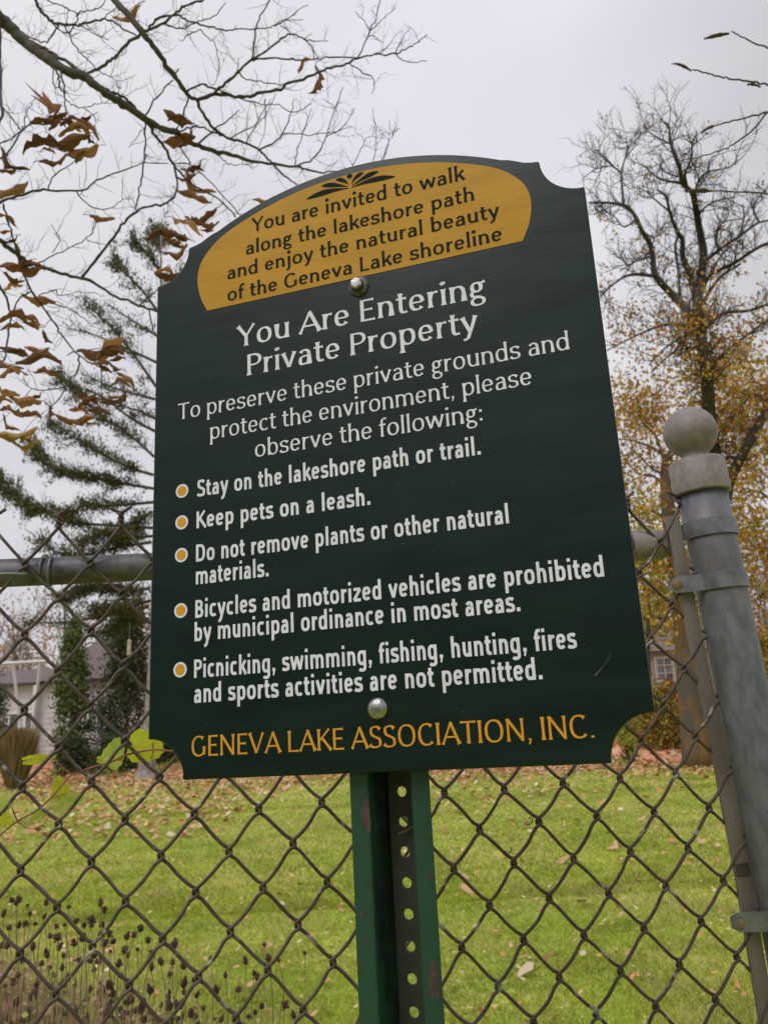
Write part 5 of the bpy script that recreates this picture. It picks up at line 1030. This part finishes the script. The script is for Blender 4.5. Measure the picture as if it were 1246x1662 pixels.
LAB = 'dried coneflower stalk with dark brown seed head standing in the clump behind the fence'
for px, py in pts:
    Yd = rgd.uniform(1.9, 2.7); p = at(px, py, Yd); o = empty('dried_coneflower', (p[0], p[1], 0)); tag(o, LAB, 'dried flower', 'dried coneflowers in the clump behind the fence')
    sz = rgd.uniform(.65, 1.2)
    for me, nm, scl in ((random.choice(SH), 'seed_head', (sz, sz, sz * rgd.uniform(.9, 1.3))), (random.choice(ST), 'stem', (1, 1, max(.3, (p[2] - 0.0) / 1.15)))):
        c = bpy.data.objects.new(nm, me); COL.objects.link(c); c.parent = o; c.location = (0, 0, p[2]); c.scale = scl; c.rotation_euler = (rgd.normal(0, .3) if nm == 'seed_head' else rgd.normal(0, .05), rgd.normal(0, .05), rgd.uniform(0, 6.3))
# dry undergrowth among the stalks
n = 6500; r = rgd; pxs = r.random(n) ** 1.6 * 420 - 20; tops = np.array([at(px, 1495 + r.random() ** .6 * 200 + px * .32, Y_) for px, Y_ in zip(pxs, r.uniform(1.9, 2.8, n))])
B0 = tops.copy(); B0[:, 2] = 0; B0[:, :2] += r.normal(0, .05, (n, 2)); wv = np.stack([np.full(n, .0013), r.normal(0, .001, n), np.zeros(n)], 1); md = (tops * .6 + B0 * .4) + r.normal(0, .015, (n, 3)); md[:, 2] = tops[:, 2] * .62
V = np.zeros((n, 5, 3)); V[:, 0] = B0 - wv; V[:, 1] = B0 + wv; V[:, 2] = md + wv; V[:, 3] = tops; V[:, 4] = md - wv
UM = leafmats('undergrowth', [('tan', (.50, .35, .22)), ('pinkish', (.52, .31, .24)), ('green', (.44, .48, .14)), ('brown', (.40, .25, .17))], .2)
C = tops[r.integers(0, n, 7000)] * 1.0; C[:, 2] -= r.random(7000) * .35
V4 = leafquads(C, .015, r)
uo = fast_mesh('dry_undergrowth', V, 5, UM, r.integers(0, 4, n), kind='stuff'); u2 = fast_mesh('withered_leaves', V4, 4, UM, r.integers(0, 4, len(V4)), kind='stuff'); u2.parent = uo
tag(uo, 'pale dry stems and small leaves filling the coneflower clump', 'undergrowth', kind='stuff')

# ------------------------------------------------------------------ grape vine on the fence
vb = fpx(0, 1357, .01); vb[2] = 0; vine = empty('grape_vine', vb); tag(vine, 'reddish grape vine with yellow green leaves climbing the fence left of the sign', 'vine'); vbn = np.array(vb)
def vbuild(m, name, mt, **k): m.v = [v - vbn for v in m.v]; return m.build(name, mt, vine, **k)
def vl(pts, w0, w1, name='stem', mt='vstem', d=.006):
    P = spline([fpx(x, y, d) for x, y in pts], 5); m = MB(); m.tube(P, np.linspace(w0, w1, len(P)) * .97 / F_PX / 2, 6); vbuild(m, name, M[mt], smooth=True)
vl([(-60, 1420), (0, 1357), (29, 1333), (61, 1315), (82, 1296), (100, 1275), (117, 1257)], 3, 2.6); vl([(117, 1257), (140, 1249), (164, 1241), (185, 1235), (206, 1225), (249, 1217), (285, 1220)], 3, 3.4); vl([(117, 1258), (104, 1247), (91, 1235)], 2.6, 2.2); vl([(82, 1296), (96, 1292), (110, 1287)], 2, 1.6); vl([(29, 1333), (24, 1322), (20, 1310)], 2.4, 2); vl([(249, 1217), (248, 1205)], 2, 1.4, d=.012); vl([(249, 1217), (246, 1232)], 2, 1.4, d=.012)
vl([(-60, 1420), (-66, 1700), (-60, 2300)], 4, 5)
vl([(29, 1334), (48, 1345), (68, 1340), (79, 1328)], 1.6, 1, 'tendril', 'vstem'); vl([(250, 1265), (262, 1250), (270, 1240)], 1.2, .8, 'tendril', 'dryvine')
def vleaf(px, py, rw, rh, ang, m_, d, tilt, seed, pts=26):
    r = np.random.default_rng(seed); c = fpx(px, py, d); a0 = math.radians(ang); s = .97 / F_PX; V = [c]; up2 = -FJ; rt_ = FE
    for t in np.linspace(0, 2 * PI, pts, endpoint=False):
        k_ = 1 + .10 * math.cos(3 * t) + .05 * (-1) ** int(t * 26 / 6.28) + (-.28 * math.exp(-((t - PI) / .28) ** 2))
        x, y = rw * math.cos(t) * k_, rh * math.sin(t) * k_; u, w_ = x * math.cos(a0) - y * math.sin(a0), x * math.sin(a0) + y * math.cos(a0)
        V.append(c + rt_ * u * s + up2 * w_ * s - FN * (tilt * u * s + .12 * abs(u) * s + r.normal(0, .0007)))
    m = MB(); V2 = [(V[0] * .5 + v * .5) + FN * .0008 * math.sin(i * 2.1) for i, v in enumerate(V[1:])]; n_ = pts
    m.add([V[0]] + V2 + V[1:], [(0, 1 + i, 1 + (i + 1) % n_) for i in range(n_)] + [(1 + i, 1 + n_ + i, 1 + n_ + (i + 1) % n_, 1 + (i + 1) % n_) for i in range(n_)])
    vbuild(m, 'leaf', M[m_], smooth=True)
vleaf(184, 1225, 25, 16, 68, 'vleaf2', .010, .3, 1); vleaf(233, 1212, 29, 25, -15, 'vleaf', .014, -.2, 2); vleaf(98, 1280, 17, 11, 100, 'vleaf', .014, .5, 3); vleaf(107, 1301, 25, 13, 15, 'vleaf2', .016, .3, 4); vleaf(60, 1232, 22, 7, 5, 'vleaf', .010, .6, 5); vleaf(5, 1306, 14, 12, 0, 'vleaf2', .012, .2, 6); vleaf(4, 1330, 11, 14, 80, 'vleaf', .012, .2, 7); vleaf(64, 1320, 14, 8, 20, 'vleaf2', .02, .2, 8); vleaf(162, 1233, 5, 5, 0, 'vleaf', .008, 0, 9); vleaf(196, 1231, 5, 4, 0, 'vleaf', .008, 0, 10)
for k, (px, py) in enumerate([(205, 1329), (93, 968), (261, 1262), (858, 1334), (968, 1322), (822, 1384), (150, 1272)]):
    r = np.random.default_rng(k); c = np.array([px, py], float); P = []
    for t in np.linspace(0, 1, 16): a = t * 9 + k; P.append(fpx(c[0] + 4.2 * math.cos(a) - 9 * (t - .5), c[1] + 4.2 * math.sin(a) + 11 * (t - .5), .006 * math.sin(a)))
    m = MB(); m.tube(spline(P, 2), .0006, 4); vbuild(m, 'dried_tendril', M['dryvine'])
# small feeder hanging from a conifer bough
bf = empty('bird_feeder', at(210, 1050, 33.)); tag(bf, 'small pale tube bird feeder hanging before the dark evergreen', 'bird feeder')
m = MB(); m.lathe([(.0, -.33), (.11, -.32), (.11, -.29), (.08, -.28), (.08, .2), (.1, .21), (.05, .30), (0, .31)], (0, 0, 0), (0, 0, 1), 12); m.build('tube', mat('feeder', (.40, .28, .22), (.5, .4, .34), rough=.6), bf)
m = MB(); m.tube([(0, 0, .3), (0, 0, at(210, 1012, 33.)[2] - at(210, 1050, 33.)[2])], .012, 4); m.build('hanger', M['band'], bf)

# unseen tree row, added behind the camera to darken the board's lower reflection
rgb_ = np.random.default_rng(5); C = []; bt = MB()
for q in range(34):
    a = math.radians(100 + 160 * q / 33); rad = rgb_.uniform(24, 34); x = math.sin(a) * rad; y = math.cos(a) * rad; h = rgb_.uniform(7, 11)
    bt.tube([(x, y, 0), (x, y, h * .6), (x + .3, y, h)], [.25, .16, .04], 5); n_ = 500
    C.append(np.array([x, y, 0]) + np.stack([rgb_.normal(0, 1.6, n_), rgb_.normal(0, 1.2, n_), np.abs(rgb_.normal(h * .4, h * .28, n_))], 1))
V = leafquads(np.concatenate(C), .5, rgb_); lo2 = fast_mesh('added_reflection_trees', V, 4, LM_Y, rgb_.integers(0, 3, len(V)), kind='stuff'); s2 = bt.build('wood_stems', M['bark2'], kind='stuff'); s2.parent = lo2
tag(lo2, 'unseen dark tree row added behind the viewpoint for the sign reflection', 'wood', kind='stuff')
